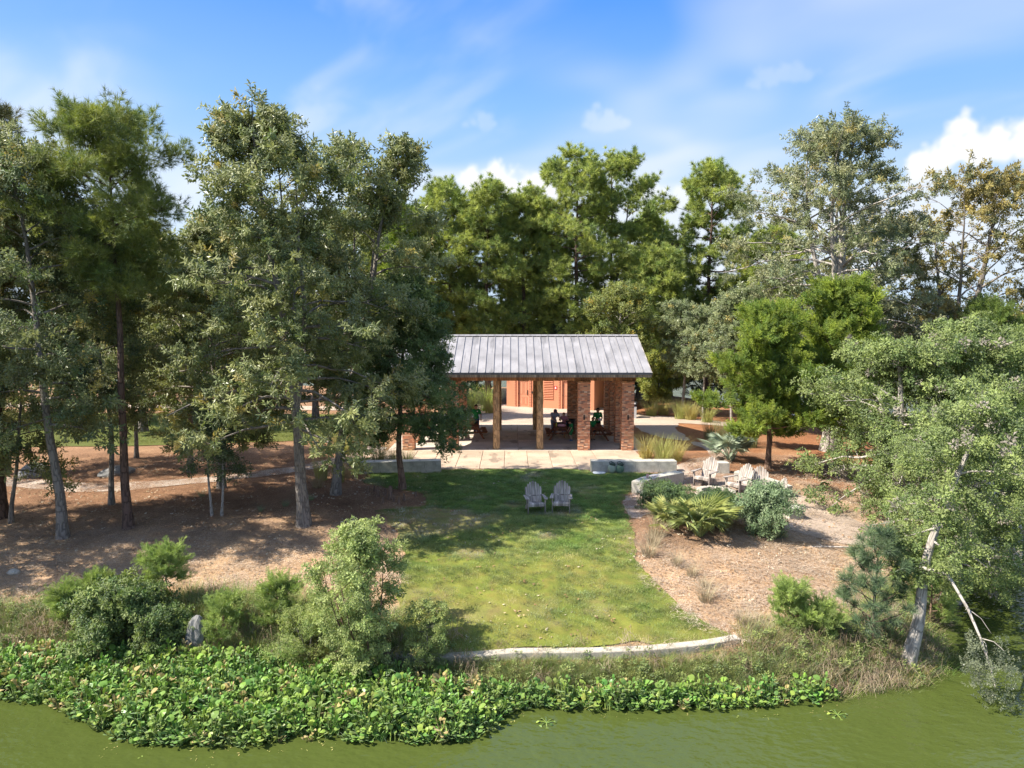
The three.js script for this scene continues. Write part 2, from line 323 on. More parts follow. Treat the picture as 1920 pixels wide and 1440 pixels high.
function sheet(poly, lift, cell, tile, colorAt, ragged = .25) { // a sheet lying on the terrain inside an outline, with an uneven edge
  const xs = poly.map((p) => p[0]), zs = poly.map((p) => p[1]), x0 = Math.min(...xs) - .5, x1 = Math.max(...xs) + .5, z0 = Math.min(...zs) - .5, z1 = Math.max(...zs) + .5;
  const nx = Math.ceil((x1 - x0) / cell), nz = Math.ceil((z1 - z0) / cell), id = new Map(), P = [], U = [], C = [], I = [];
  const sdAt = (x, z) => edgeDist(poly, x, z) * (insidePoly(poly, x, z) ? 1 : -1) + ragged * (fbm(x * 1.7, z * 1.7, 3) - .5) * 2;
  const val = new Float32Array((nx + 1) * (nz + 1));
  for (let j = 0; j <= nz; j++) for (let i = 0; i <= nx; i++) val[j * (nx + 1) + i] = sdAt(x0 + i * cell, z0 + j * cell);
  const put = (x, z, key) => { if (id.has(key)) return id.get(key); const k = P.length / 3; P.push(x, groundY(x, z) + lift, z); U.push(x / tile, z / tile); C.push(...colorAt(x, z)); id.set(key, k); return k; };
  for (let j = 0; j < nz; j++) for (let i = 0; i < nx; i++) { // clip each cell against the outline
    const c = [[i, j], [i, j + 1], [i + 1, j + 1], [i + 1, j]], out = [];
    for (let k = 0; k < 4; k++) {
      const a = c[k], b = c[(k + 1) % 4], va = val[a[1] * (nx + 1) + a[0]], vb = val[b[1] * (nx + 1) + b[0]];
      if (va >= 0) out.push(put(x0 + a[0] * cell, z0 + a[1] * cell, a[0] + ',' + a[1]));
      if ((va >= 0) !== (vb >= 0)) { const t = va / (va - vb), lo = a[0] + a[1] * 1e4 < b[0] + b[1] * 1e4; out.push(put(x0 + lerp(a[0], b[0], t) * cell, z0 + lerp(a[1], b[1], t) * cell, lo ? a + '|' + b : b + '|' + a)); }
    }
    for (let k = 1; k + 1 < out.length; k++) I.push(out[0], out[k], out[k + 1]);
  }
  const g = new THREE.BufferGeometry();
  g.setAttribute('position', new THREE.Float32BufferAttribute(P, 3)); g.setAttribute('uv', new THREE.Float32BufferAttribute(U, 2)); g.setAttribute('color', new THREE.Float32BufferAttribute(C, 3)); g.setIndex(I); g.computeVertexNormals();
  return g;
}
{ // the pond and the lake behind are one water
  const g = new THREE.PlaneGeometry(2400, 1800, 1, 1).rotateX(-Math.PI / 2).translate(0, WATER_Y, -600);
  const p = g.attributes.position, uv = g.attributes.uv; for (let i = 0; i < p.count; i++) uv.setXY(i, p.getX(i) / 9, p.getZ(i) / 9);
  structure('water', g, M.water, 'murky green pond water turning blue behind the trees', 'water');
}
const LAWN = [[-6.4, -31.2], [-6.2, -29.2], [-5.0, -28.2], [-3.4, -27.4], [-3.2, -25.6], [-4.9, -24.9], [-4.1, -23.6], [-3.4, -21.1], [-3.15, -19.2], [-2.95, -17.3], [-2.8, -16.6], [-1, -16.38], [1.6, -16.33], [4.2, -16.48], [5.35, -16.72], [5.0, -17.0], [4.4, -17.8], [3.9, -19], [3.65, -20.6], [4.0, -23.3], [4.1, -26.2], [4.65, -27.5], [4.9, -28.6], [6.9, -29.6], [7.3, -31.1], [3.55, -31.1], [3.5, -32.0], [-3.2, -31.9], [-3.3, -31.2]];
const lawnColor = (x, z) => {
  const n = fbm(x * .5 + 3, z * .5, 4), m = fbm(x * 2.2, z * 2.2, 3), f = fbm(x * 6 + 50, z * 6, 2);
  const dry = clamp(smooth(-28, -17, z) * .7 + (n - .5) * 1.4 + (m - .5) * .6 + (f - .5) * .8), bare = smooth(.62, .9, fbm(x * .9 + 60, z * .9, 3) + .75 * smooth(2.1, .2, Math.hypot((x + 3.0) / 1.7, (z + 23.9) / .9)));
  const lush = [.27, .42, .075], tan = [.62, .60, .25], sand = [.66, .58, .48];
  return lush.map((v, i) => lerp(lerp(v, tan[i], dry), sand[i], bare) * (.6 + .34 * m + .46 * f));
};
structure('lawn', sheet(LAWN, .028, .15, 1.5, lawnColor, .27), M.lawn, 'green and sun-dried lawn sloping from the terrace to the kerb', 'lawn');
const gravelColor = (x, z) => { const n = fbm(x * .7, z * .7 + 30, 4), k = .82 + .36 * n; return [1.05 * k, .93 * k, .82 * k]; };
const pathColor = (x, z) => { const n = fbm(x * .9 + 9, z * .9, 4), k = .8 + .4 * n; return [1.1 * k, 1.04 * k, .97 * k]; };
structure('gravel_yard', sheet([[-5.2, -45.9], [7.6, -45.9], [9.6, -45.0], [10.6, -46.4], [9.2, -48.4], [8.6, -53], [6.4, -55.6], [-3.4, -57.6], [-5.8, -51]], .02, .5, 1.4, gravelColor), M.gravel, 'pale gravel yard between the pavilion and the salmon building', 'gravel yard');
structure('gravel_path', sheet([[8.7, -51.0], [11.2, -49.6], [13.6, -47.6], [16.2, -45.4], [18.0, -44.4], [17.6, -43.2], [15.4, -44.0], [13.0, -45.6], [11.0, -46.6], [10.3, -44.6], [10.2, -41.0], [9.9, -38.4], [10.2, -36.4], [9.8, -34.8], [8.6, -34.2], [7.6, -32.6], [7.5, -30.9], [9.6, -31.8], [10.8, -34.4], [11.6, -36.4], [11.2, -38.6], [8.8, -40.4], [7.9, -43.0], [8.0, -48]], .022, .4, 1.4, gravelColor), M.gravel, 'gravel footpath curving around the brick pillars towards the lake', 'path');
structure('gravel_terrace', sheet([[4.3, -26.9], [4.9, -27.6], [5.6, -28.3], [7.2, -29.4], [7.5, -31.1], [9.5, -32.2], [10.2, -30.6], [11.3, -28.8], [12.4, -26.6], [12.9, -24.6], [12.3, -23.2], [10.8, -23.0], [9.6, -23.6], [8.4, -24.4], [7.0, -25.2], [5.6, -25.2], [4.7, -24.4], [4.15, -23.4], [4.0, -25.3]], .026, .3, 1.4, gravelColor, .14), M.gravel, 'pale gravel seating terrace around the fire pit', 'gravel terrace');
structure('walkway', sheet([[-40, -31.6], [-26, -29.8], [-20.5, -28.6], [-17.4, -27.6], [-15.4, -27.9], [-13, -29.2], [-10.6, -30.6], [-8.6, -32.4], [-7.2, -34.6], [-6.6, -37.6], [-7.6, -38.2], [-8.4, -35.2], [-10.1, -32.6], [-12.2, -30.9], [-15, -29.6], [-17.6, -29.2], [-20.5, -30.0], [-26, -31.3], [-40, -33.2]], .024, .4, 1.4, pathColor, .12), M.gravel, 'grey gravel walkway curving between the trunks', 'walkway');
structure('far_field', sheet([[-70, -38], [-46, -39], [-30, -37.2], [-20, -38.0], [-12, -39.6], [-9.4, -42], [-9.6, -49], [-14, -51], [-30, -51.5], [-70, -54]], .03, .8, 1.5, (x, z) => { const n = fbm(x * .4, z * .4, 3), k = .85 + .3 * n; return [.33 * k, .36 * k, .10 * k]; }, .3), M.lawn, 'open green field beyond the trees', 'field');
structure('field_road', sheet([[-90, -59], [-30, -54.6], [-14, -53.2], [-9, -52.6], [-8.6, -54.4], [-14, -55.6], [-30, -57], [-90, -62]], .026, .8, 1.4, gravelColor, .15), M.gravel, 'pale road at the far side of the green field', 'road');

// ---------------------------------------------------------------- paving and pavilion
let plates = 0; function plate(w, d, t = .12) { const g = bevelBox(w, t, d, .012), uv = g.attributes.uv, o = (plates++ * .37) % 1; for (let i = 0; i < uv.count; i++) uv.setXY(i, uv.getX(i) * .21 + o, uv.getY(i) * .21 + o * 2.3); return g; }
{
  const pave = new THREE.Group(); pave.name = 'paving'; scene.add(pave);
  tag(pave, 'sunlit beige concrete paving in front of the pavilion', 'paving', null, 'structure');
  for (let i = 0; i < 12; i++) { // bays of slab, joints every 1.12 m
    const x = -6.55 + i * 1.125, z0 = x + .56 > 3.6 ? -31.75 : x < -3.6 ? -31.75 : -32.0;
    const g = plate(1.108, 36.45 + z0, .1); g.translate(x, -.045, (-36.46 + z0) / 2);
    mesh('slab', g, M.slab, pave);
  }
  const fl = new THREE.Group(); fl.name = 'pavilion_floor'; scene.add(fl);
  tag(fl, 'grey concrete floor under the pavilion roof', 'floor', null, 'structure');
  for (let i = 0; i < 4; i++) for (let j = 0; j < 3; j++) { const g = plate(3.385, 3.185, .1); g.translate(-4.77 + i * 3.4, -.05, -38.08 - j * 3.2); mesh('floor_slab', g, M.floor, fl); }
}
const pav = thing('pavilion', 'open picnic pavilion with grey standing seam roof on brick pillars and log posts', 'pavilion', [.31, 0, -40.2]);
{
  const R = rand(31);
  // one brick pillar: bricks in running bond proud of a mortar core
  const PW = .62, PH = 3.62, BL = .2, BH = .062, J = .011;
  const parts = [];
  const tones = [[.56, .23, .12], [.62, .29, .155], [.50, .21, .11], [.66, .37, .21], [.36, .18, .11], [.24, .14, .10], [.70, .43, .27], [.58, .27, .15], [.76, .56, .41]];
  const one = new THREE.BoxGeometry(1, 1, 1);
  for (let c = 0; c * (BH + J) < PH - .02; c++) {
    const y = c * (BH + J) + BH / 2, off = c % 2;
    for (let s = 0; s < 4; s++) for (let k = 0; k < 3; k++) {
      // pinwheel corners: each side runs from its corner to one brick short of the next
      const depth = .095, wid = BL - J + .004;
      const along = -PW / 2 + (off ? 0 : depth + J) + wid / 2 + k * ((PW - depth - J - wid) / 2);
      const g = one.clone().scale(wid, BH, depth + R.in(0, .004)); g.translate(along, y, PW / 2 - depth / 2 + R.in(-.003, .003)); g.rotateY(s * Math.PI / 2);
      const t = tones[Math.floor(R() * (R() < .12 ? 9 : 8))], f = R.in(.8, 1.2), n = g.attributes.position.count, col = new Float32Array(n * 3);
      for (let i = 0; i < n; i++) col.set([t[0] * f, t[1] * f, t[2] * f], i * 3);
      g.setAttribute('color', new THREE.BufferAttribute(col, 3)); parts.push(boxUV(g));
    }
  }
  const brickGeo = mergeGeometries(parts), coreGeo = bx(PW - .024, PH - .02, PW - .024, 0, (PH - .02) / 2, 0);
  const capGeo = bevelBox(PW + .05, .07, PW + .05, .012).translate(0, PH - .03, 0);
  const lampGeo = mergeGeometries([bx(.07, .2, .05, 0, 1.75, PW / 2 + .025), bx(.05, .06, .09, 0, 1.88, PW / 2 + .045)]);
  const xs = [5.69, 3.42, 1.15, -1.13, -3.41, -5.69], zs = [3.4, 1.13, -1.14, -3.4];
  const pillar = (x, z, lamp) => {
    const p = new THREE.Group(); p.name = 'brick_pillar'; p.position.set(x, 0, z); pav.add(p);
    const b = mesh('bricks', brickGeo, M.brick, p); b.userData.kind = 'stuff'; mesh('mortar_core', coreGeo, M.mortar, p); mesh('capstone', capGeo, M.beam, p);
    if (lamp) mesh('wall_bracket', lampGeo, M.black, p);
  };
  for (const s of [0, 5]) zs.forEach((z, i) => pillar(xs[s], z, i === 0));
  for (const s of [1, 4]) { pillar(xs[s], zs[0], true); pillar(xs[s], zs[3], false); }
  // log posts: peeled trunks, slightly uneven
  for (const [x, z] of [[1.15, 3.3], [-1.13, 3.3], [1.15, -3.4], [-1.13, -3.4]]) {
    const mb = new MB(), n = 9, pts = [], rr = []; for (let i = 0; i < n; i++) { const t = i / (n - 1); pts.push(V(x + .012 * Math.sin(i * 2.1 + x), t * 3.66, z + .01 * Math.cos(i * 1.7))); rr.push(.185 * (1 + .03 * Math.sin(i * 1.9 + z)) * (1 - .1 * t)); }
    mb.tube(pts, rr, 14); mesh('log_post', mb.build(), M.logwood, pav);
  }
  // beams over the posts, along and across, then rafters
  for (const z of [3.38, -3.4]) mesh('beam', bevelBox(12.2, .36, .34, .012).translate(0, 3.665, z), M.beam, pav);
  for (const x of [5.69, -5.69]) mesh('beam', bevelBox(.3, .3, 6.42, .012).translate(x, 3.67, -.01), M.beam, pav);
  for (const x of [3.42, 1.15, -1.13, -3.41]) mesh('tie_beam', bevelBox(.2, .28, 6.42, .012).translate(x, 3.68, -.01), M.beam, pav);
  const EY = 4.14, RY = 5.9, RUN = 4.36, HALF = 6.74, slope = Math.atan2(RY - EY, RUN), L = Math.hypot(RUN, RY - EY);
  for (const s of [1, -1]) {
    for (let k = -5; k <= 5; k++) { const g = bx(.07, .16, L - .1); g.rotateX(s * slope); g.translate(k * 1.2, (EY + RY) / 2 - .14, s * RUN / 2); mesh('rafter', g, M.beam, pav); }
    { const g = bx(HALF * 2 - .1, .03, L - .04); g.rotateX(s * slope); g.translate(0, (EY + RY) / 2 - .04, s * RUN / 2); mesh('roof_deck', g, M.deck, pav); }
    const N = 32, W = HALF * 2 / N;
    for (let i = 0; i < N; i++) { // each roof panel: a shallow pan with a raised seam on one side
      const pan = bx(W - .004, .008, L + .03, 0, 0, 0), seam = bx(.022, .045, L + .03, -W / 2 + .012, .024, 0);
      const g = mergeGeometries([pan, seam]); g.rotateX(R.in(-.0006, .0006)); g.rotateX(s * slope);
      const u = R() * 3, uv = g.attributes.uv; for (let k = 0; k < uv.count; k++) uv.setXY(k, uv.getX(k) * .4 + u, uv.getY(k) * .25 + u * 2);
      g.translate(-HALF + (i + .5) * W, (EY + RY) / 2 + .012 + R.in(0, .002), s * RUN / 2); mesh('roof_panel', g, M.zinc, pav);
    }
    mesh('gutter', mergeGeometries([bx(HALF * 2 + .02, .09, .016, 0, EY - .045, s * (RUN + .1)), bx(HALF * 2 + .02, .014, .1, 0, EY - .095, s * (RUN + .05)), bx(HALF * 2 + .02, .016, .018, 0, EY + .004, s * (RUN + .112))]), M.gutter, pav);
    mesh('fascia_board', bx(HALF * 2, .15, .03, 0, EY - .16, s * (RUN - .02)), M.fascia, pav);
    mesh('soffit', bx(HALF * 2 - .02, .02, .72, 0, EY - .20, s * (RUN - .40)), M.deck, pav);
  }
  mesh('ridge_cap', mergeGeometries([bx(HALF * 2 + .03, .012, .2, 0, RY + .042, .085, slope, 0, 0), bx(HALF * 2 + .03, .012, .2, 0, RY + .042, -.085, -slope, 0, 0)]), M.zinc, pav);
  for (const s of [1, -1]) for (const k of [1, -1]) { const g = bx(.04, .17, L + .02); g.rotateX(k * slope); g.translate(s * (HALF + .021), (EY + RY) / 2 - .08, k * RUN / 2); mesh('rake_board', g, M.fascia, pav); }
  for (const s of [1, -1]) { // gable infill boards
    const sh = new THREE.Shape(); sh.moveTo(-3.6, 0); sh.lineTo(3.6, 0); sh.lineTo(3.6, .1); sh.lineTo(0, 1.52); sh.lineTo(-3.6, .1); sh.closePath();
    const g = new THREE.ExtrudeGeometry(sh, { depth: .04, bevelEnabled: false }); g.rotateY(Math.PI / 2); g.translate(s * 5.69 - .02, 4.0, 0); mesh('gable_boards', boxUV(g), M.beam, pav);
  }
}

// ---------------------------------------------------------------- salmon restroom building behind
{
  const b = thing('restroom_building', 'salmon stucco restroom building with two panelled doors behind the pavilion', 'building', [-.42, 0, -55.75]);
  b.rotation.y = Math.atan2(2.05, 5.1) * -1;
  const LEN = 7.1, HT = 3.3, DEP = 5;
  const doors = [[.98, .86], [4.6, .95]], T = .25;
  // front wall in pieces around the two door openings
  const front = []; let x = 0;
  for (const [dx, dw] of doors) { front.push(bx(dx - x, HT, T, (x + dx) / 2, HT / 2, -T / 2)); front.push(bx(dw, HT - 2.15, T, dx + dw / 2, 2.15 + (HT - 2.15) / 2, -T / 2)); x = dx + dw; }
  front.push(bx(LEN - x, HT, T, (x + LEN) / 2, HT / 2, -T / 2));
  mesh('front_wall', mergeGeometries(front), M.stucco, b);
  mesh('side_wall', bx(T, HT, DEP - T, T / 2, HT / 2, -T - (DEP - T) / 2), M.stucco, b); mesh('side_wall', bx(T, HT, DEP - T, LEN - T / 2, HT / 2, -T - (DEP - T) / 2), M.stucco, b);
  mesh('rear_wall', bx(LEN - 2 * T, HT, T, LEN / 2, HT / 2, -DEP + T / 2), M.stucco, b);
  mesh('floor', bx(LEN - 2 * T, .05, DEP - 2 * T, LEN / 2, .03, -DEP / 2), M.floor, b);
  { const sh = new THREE.Shape(); sh.moveTo(-.5, 0); sh.lineTo(DEP + .5, 0); sh.lineTo(DEP / 2, 1.1); sh.closePath(); const g = new THREE.ExtrudeGeometry(sh, { depth: LEN + .8, bevelEnabled: false }); g.rotateY(Math.PI / 2); g.translate(-.4, HT + .003, 0); mesh('roof', boxUV(g), M.zinc, b); }
  for (const [dx, dw] of doors) {
    const d = new THREE.Group(); d.name = 'door'; d.position.set(dx, 0, -.1); b.add(d);
    mesh('door_leaf', bx(dw - .02, 2.1, .05, dw / 2, 1.07, 0), M.doorPaint, d);
    for (const [px, py, pw, ph] of [[dw * .29, .5, .26, .62], [dw * .7, .5, .26, .62], [dw * .29, 1.5, .26, 1.0], [dw * .7, 1.5, .26, 1.0]]) mesh('door_panel', mergeGeometries([bx(pw, .03, .02, px, py + ph / 2, .03), bx(pw, .03, .02, px, py - ph / 2, .03), bx(.03, ph - .034, .02, px - pw / 2, py, .03), bx(.03, ph - .034, .02, px + pw / 2, py, .03), bx(pw - .1, ph - .1, .015, px, py, .03)]), M.doorPaint, d);
    mesh('handle_plate', mergeGeometries([bx(.07, .4, .02, dw - .1, 1.15, .036), bx(.04, .18, .06, dw - .1, 1.12, .07)]), M.black, d);
    for (const hy of [.3, 1.05, 1.8]) mesh('hinge', bx(.03, .1, .03, .02, hy, .035), M.black, d);
    mesh('door_frame', mergeGeometries([bx(.06, 2.2, .04, -.045, 1.1, .12), bx(.06, 2.2, .04, dw + .045, 1.1, .12)]), M.stuccoTrim, b).position.set(dx, 0, 0);
    b.children[b.children.length - 1].position.z = -.1 + .0;
    // ribbed pilaster beside the door: projecting courses
    for (const px of [dx - .27, dx + dw + .16]) for (let k = 0; k < 24; k++) mesh('rib_course', bx(.14, .085, .05, px, .09 + k * .125, .025), M.stuccoTrim, b);
    mesh('keypad', bx(.09, .14, .04, dx + dw + .3, 1.2, .02), M.black, b);
  }
  for (let k = 0; k < 14; k++) mesh('louvre_slat', bx(.78, .05, .06, 3.48, .75 + k * .13, .025, .5, 0, 0), M.stuccoTrim, b);
  for (const sx of [2.36, 4.06]) { // red plaque with a white figure
    const s = new THREE.Group(); s.name = 'restroom_sign'; s.position.set(sx, 1.62, .012); b.add(s);
    mesh('plaque', bx(.22, .26, .02), M.red, s);
    const fig = new THREE.Shape(); fig.moveTo(-.045, -.07); fig.lineTo(.045, -.07); fig.lineTo(.06, .0); fig.lineTo(.02, .045); fig.lineTo(-.02, .045); fig.lineTo(-.06, 0); fig.closePath();
    mesh('pictogram', mergeGeometries([new THREE.ExtrudeGeometry(fig, { depth: .004, bevelEnabled: false }), new THREE.CylinderGeometry(.022, .022, .004, 10).rotateX(Math.PI / 2).translate(0, .075, .002).toNonIndexed()]), M.white, s).position.z = .0115;
  }
}

// ---------------------------------------------------------------- concrete seat walls and kerb
function wallBox(label, x0, z0, x1, z1, h, depth) {
  const L = Math.hypot(x1 - x0, z1 - z0), g = bevelBox(L, h + .1, depth, .018); const y = Math.min(groundY(x0, z0), groundY(x1, z1));
  return single('seat_wall', g, M.concrete, label, 'wall', [(x0 + x1) / 2, y - .1, (z0 + z1) / 2], -Math.atan2(z1 - z0, x1 - x0));
}
wallBox('long straight concrete seat wall with two bags leaning on it', 3.54, -31.55, 7.37, -31.6, .52, .5);
wallBox('straight concrete seat wall behind the bald cypress', -6.8, -31.15, -3.2, -31.6, .54, .5);
wallBox('short square concrete block behind the slatted garden chairs', 8.58, -31.25, 9.62, -31.25, .52, .5);
wallBox('low concrete block end half hidden by the round shrub', 9.75, -24.95, 10.35, -25.2, .42, .5);
function arcWall(name, label, pts, h, depth, mat, sink = .12) { // a wall along a curved line, chamfered on top
  const curve = new THREE.CatmullRomCurve3(pts.map(([x, z]) => V(x, 0, z))), n = pts.length * 7, prof = [[-depth / 2, -sink], [-depth / 2, h - .015], [-depth / 2 + .015, h], [depth / 2 - .015, h], [depth / 2, h - .015], [depth / 2, -sink]];
  const P = [], U = [], I = []; const add = (p, u, v) => { P.push(p.x, p.y, p.z); U.push(u, v); return P.length / 3 - 1; };
  const rows = []; let along = 0, prev = null;
  for (let i = 0; i <= n; i++) {
    const p = curve.getPoint(i / n), t = curve.getTangent(i / n), s = V(-t.z, 0, t.x), gy = groundY(p.x, p.z); if (prev) along += p.distanceTo(prev); prev = p;
    rows.push(prof.map(([o, y]) => V(p.x + s.x * o, gy + y, p.z + s.z * o)).concat([along]));
  }
  for (let i = 0; i < n; i++) for (let k = 0; k + 1 < prof.length; k++) { const a = rows[i], b = rows[i + 1], u0 = a[prof.length], u1 = b[prof.length], v0 = k * .2, v1 = k * .2 + .3; const q = [add(a[k], u0, v0), add(b[k], u1, v0), add(b[k + 1], u1, v1), add(a[k + 1], u0, v1)]; I.push(q[0], q[2], q[1], q[0], q[3], q[2]); }
  for (const [r, f] of [[rows[0], 1], [rows[n], -1]]) { const q = prof.map((_, k) => add(r[k], prof[k][0], prof[k][1])); for (let k = 1; k + 1 < q.length; k++) f > 0 ? I.push(q[0], q[k], q[k + 1]) : I.push(q[0], q[k + 1], q[k]); }
  const g = new THREE.BufferGeometry(); g.setAttribute('position', new THREE.Float32BufferAttribute(P, 3)); g.setAttribute('uv', new THREE.Float32BufferAttribute(U, 2)); g.setIndex(I); const f = g.toNonIndexed(); f.computeVertexNormals();
  return single(name, f, mat, label, name === 'kerb' ? 'kerb' : 'wall');
}
arcWall('seat_wall', 'curved concrete seat wall with a pink cup standing on it', [[4.9, -27.35], [5.5, -28.15], [6.2, -28.7], [7.0, -29.25]], .5, .5, M.concrete);
arcWall('seat_wall', 'curved concrete seat wall behind the slatted chairs beside the red mulch', [[9.5, -29.7], [10.1, -29.2], [10.6, -28.5], [10.95, -27.7]], .45, .45, M.concrete);
arcWall('kerb', 'long curved concrete kerb along the foot of the lawn', [[-4.6, -17.1], [-2.7, -16.45], [-.98, -16.22], [1.7, -16.17], [4.21, -16.32], [5.46, -16.62]], .1, .26, M.kerb, .4);
{ // fire pit ring of stacked stone blocks
  const f = thing('fire_pit', 'round stone fire pit ring behind the palmetto', 'fire pit', [7.75, groundY(7.75, -26.6), -26.6]), R = rand(8);
  for (let c = 0; c < 3; c++) for (let k = 0; k < 14; k++) { const a = (k + c * .5) / 14 * Math.PI * 2, g = bevelBox(.27, .13, .22, .018); g.rotateY(R.in(-.05, .05)); g.translate(0, c * .135, .62 + R.in(-.012, .012)); g.rotateY(a); mesh('stone_block', g, M.kerb, f); }
  mesh('ash_bed', new THREE.CylinderGeometry(.53, .53, .1, 24).translate(0, .08, 0), std({ color: rgb(.07, .065, .06), roughness: 1 }), f);
}

// ---------------------------------------------------------------- slatted garden chairs
function chairParts(t) {
  const put = (n, g) => mesh(n, g, M.greyWood, t);
  // back: seven slats fanning up to a rounded top, leaning back
  const tilt = -.36, heights = [.62, .72, .79, .82, .79, .72, .62];
  heights.forEach((h, i) => {
    const x = (i - 3) * .078, sh = new THREE.Shape(), w = .036, slant = (i - 3) * -.025; sh.moveTo(-w, 0); sh.lineTo(w, 0); sh.lineTo(w, h - .03 + (slant < 0 ? slant : 0)); sh.quadraticCurveTo(w * .4, h + .005, 0, h); sh.quadraticCurveTo(-w * .4, h + .005, -w, h - .03 - (slant > 0 ? slant : 0)); sh.closePath();
    const g = new THREE.ExtrudeGeometry(sh, { depth: .018, bevelEnabled: true, bevelSize: .003, bevelThickness: .003, bevelSegments: 1, curveSegments: 3 }); g.rotateZ(-(i - 3) * .022); g.rotateX(tilt); g.translate(x, .245, -.2); put('back_slat', boxUV(g));
  });
  for (let k = 0; k < 6; k++) { const s = k / 5; const g = bevelBox(.56, .02, .078, .004); g.rotateX(.2 - (k === 5 ? -.35 : 0)); g.translate(0, .27 + .1 * s - (k === 5 ? .012 : 0), -.17 + .46 * s); put('seat_slat', g); }
  for (const s of [-1, 1]) {
    const arm = new THREE.Shape(); arm.moveTo(-.04, -.34); arm.lineTo(.03, -.34); arm.lineTo(.055, .1); arm.quadraticCurveTo(.085, .26, .04, .33); arm.quadraticCurveTo(0, .36, -.05, .33); arm.quadraticCurveTo(-.085, .24, -.055, .08); arm.closePath();
    const g = new THREE.ExtrudeGeometry(arm, { depth: .022, bevelEnabled: true, bevelSize: .004, bevelThickness: .004, bevelSegments: 1, curveSegments: 5 }); g.rotateX(Math.PI / 2); g.translate(s * .335, .56, .06); put('armrest', boxUV(g));
    put('front_leg', bevelBox(.026, .53, .09, .004).translate(s * .305, 0, .29));
    const side = new THREE.Shape(); side.moveTo(-.48, 0); side.lineTo(-.38, 0); side.lineTo(.33, .27); side.lineTo(.33, .385); side.lineTo(.25, .385); side.lineTo(-.22, .25); side.closePath();
    const g2 = new THREE.ExtrudeGeometry(side, { depth: .024, bevelEnabled: false }); g2.rotateY(-Math.PI / 2); g2.translate(s * .275 + .012, 0, 0); put('side_rail', boxUV(g2));
    put('arm_bracket', bx(.024, .14, .06, s * .335, .46, .29));
  }
  put('back_rail', bevelBox(.66, .05, .024, .004).translate(0, .5, -.29)); put('back_rail', bevelBox(.54, .06, .024, .004).translate(0, .26, -.21)); put('front_rail', bevelBox(.58, .09, .022, .004).translate(0, .27, .335));
}
function chair(x, z, turn, label, group) { const t = thing('garden_chair', label, 'chair', [x, groundY(x, z) + .02, z], turn, group); chairParts(t); return t; }
chair(.82, -24.75, .16, 'weathered slatted garden chair on the lawn, angled towards the seating terrace', 'pair of chairs on the lawn').scale.setScalar(.99);
chair(1.76, -24.85, -.12, 'weathered slatted garden chair on the lawn, angled towards the bald cypress', 'pair of chairs on the lawn').scale.setScalar(.99);
chair(7.95, -28.75, -.75, 'slatted garden chair in front of the square concrete block', 'chairs around the fire pit').scale.setScalar(1.12);
chair(9.0, -27.75, -1.05, 'slatted garden chair turned side on between fire pit and curved wall', 'chairs around the fire pit').scale.setScalar(1.12);
chair(9.75, -27.55, -.35, 'slatted garden chair close against the curved wall', 'chairs around the fire pit').scale.setScalar(1.08);
chair(9.75, -26.2, -1.5, 'slatted garden chair behind the round shrub', 'chairs around the fire pit').scale.setScalar(1.08);

// ---------------------------------------------------------------- picnic tables and things on them
function picnicTable(x, z, turn, label) {
  const t = thing('picnic_table', label, 'picnic table', [x, .052, z], turn, 'picnic tables under the pavilion');
  for (let k = 0; k < 5; k++) mesh('table_plank', bevelBox(1.85, .04, .138, .005).translate(0, .72, (k - 2) * .147), M.tableWood, t);
  for (const s of [-1, 1]) {
    for (let k = 0; k < 2; k++) mesh('bench_plank', bevelBox(1.85, .04, .138, .005).translate(0, .43, s * (.62 + k * .147)), M.tableWood, t);
    for (const e of [-1, 1]) { const g = bx(.09, .86, .045); g.rotateZ(0); const leg = bx(.045, .9, .1); leg.rotateX(-s * .55); leg.translate(e * .66, .36, s * .42); mesh('leg', leg, M.tableWood, t); }
  }
  for (const e of [-1, 1]) { mesh('cross_brace', bx(.045, .09, 1.62, e * .61, .38, 0), M.tableWood, t); mesh('top_brace', bx(.045, .09, .7, e * .61, .67, 0), M.tableWood, t); }
  return t;
}
picnicTable(-2.3, -40.6, Math.PI / 2 + .1, 'picnic table with a brown sack, beside the person bending over');
picnicTable(2.75, -40.3, Math.PI / 2, 'picnic table piled with dark and pink bags');
picnicTable(4.75, -40.0, Math.PI / 2, 'picnic table half hidden behind the brick pillar');
function blob(w, h, d, seed, amt = .12, sq = 2.6) { // soft lumpy bag shape, base at y = 0
  const g = new THREE.SphereGeometry(1, 18, 14), p = g.attributes.position; const R = rand(seed), ph = [R() * 9, R() * 9];
  for (let i = 0; i < p.count; i++) { let x = p.getX(i), y = p.getY(i), z = p.getZ(i); const e = Math.pow(Math.pow(Math.abs(x), sq) + Math.pow(Math.abs(y), sq) + Math.pow(Math.abs(z), sq), -1 / sq), k = e * (1 + amt * (fbm(x * 1.6 + ph[0] + y, z * 1.6 + ph[1] + y * .7, 3) - .5) * 2); p.setXYZ(i, x * k * w / 2, (y * k * .5 + .5) * h, z * k * d / 2); }
  g.computeVertexNormals(); return g;
}
const cloth = (r, g, b) => std({ color: rgb(r, g, b), roughness: .9 });
single('tote_bag', blob(.5, .22, .38, 3), cloth(.02, .022, .03), 'black bag lying on the picnic table', 'bag', [2.72, .82, -40.0], .3);
single('tote_bag', blob(.45, .16, .3, 4), cloth(.5, .27, .34), 'pink bag lying in front of the black bag', 'bag', [2.8, .82, -39.62], -.2);
single('paper_sack', blob(.36, .42, .28, 5, .08, 4), cloth(.36, .2, .09), 'brown paper sack standing on the picnic table', 'bag', [-2.32, .82, -40.3], .4);
single('duffel_bag', blob(.55, .2, .32, 6), cloth(.06, .04, .035), 'dark duffel lying behind the brown sack', 'bag', [-2.2, .82, -40.85], .2);
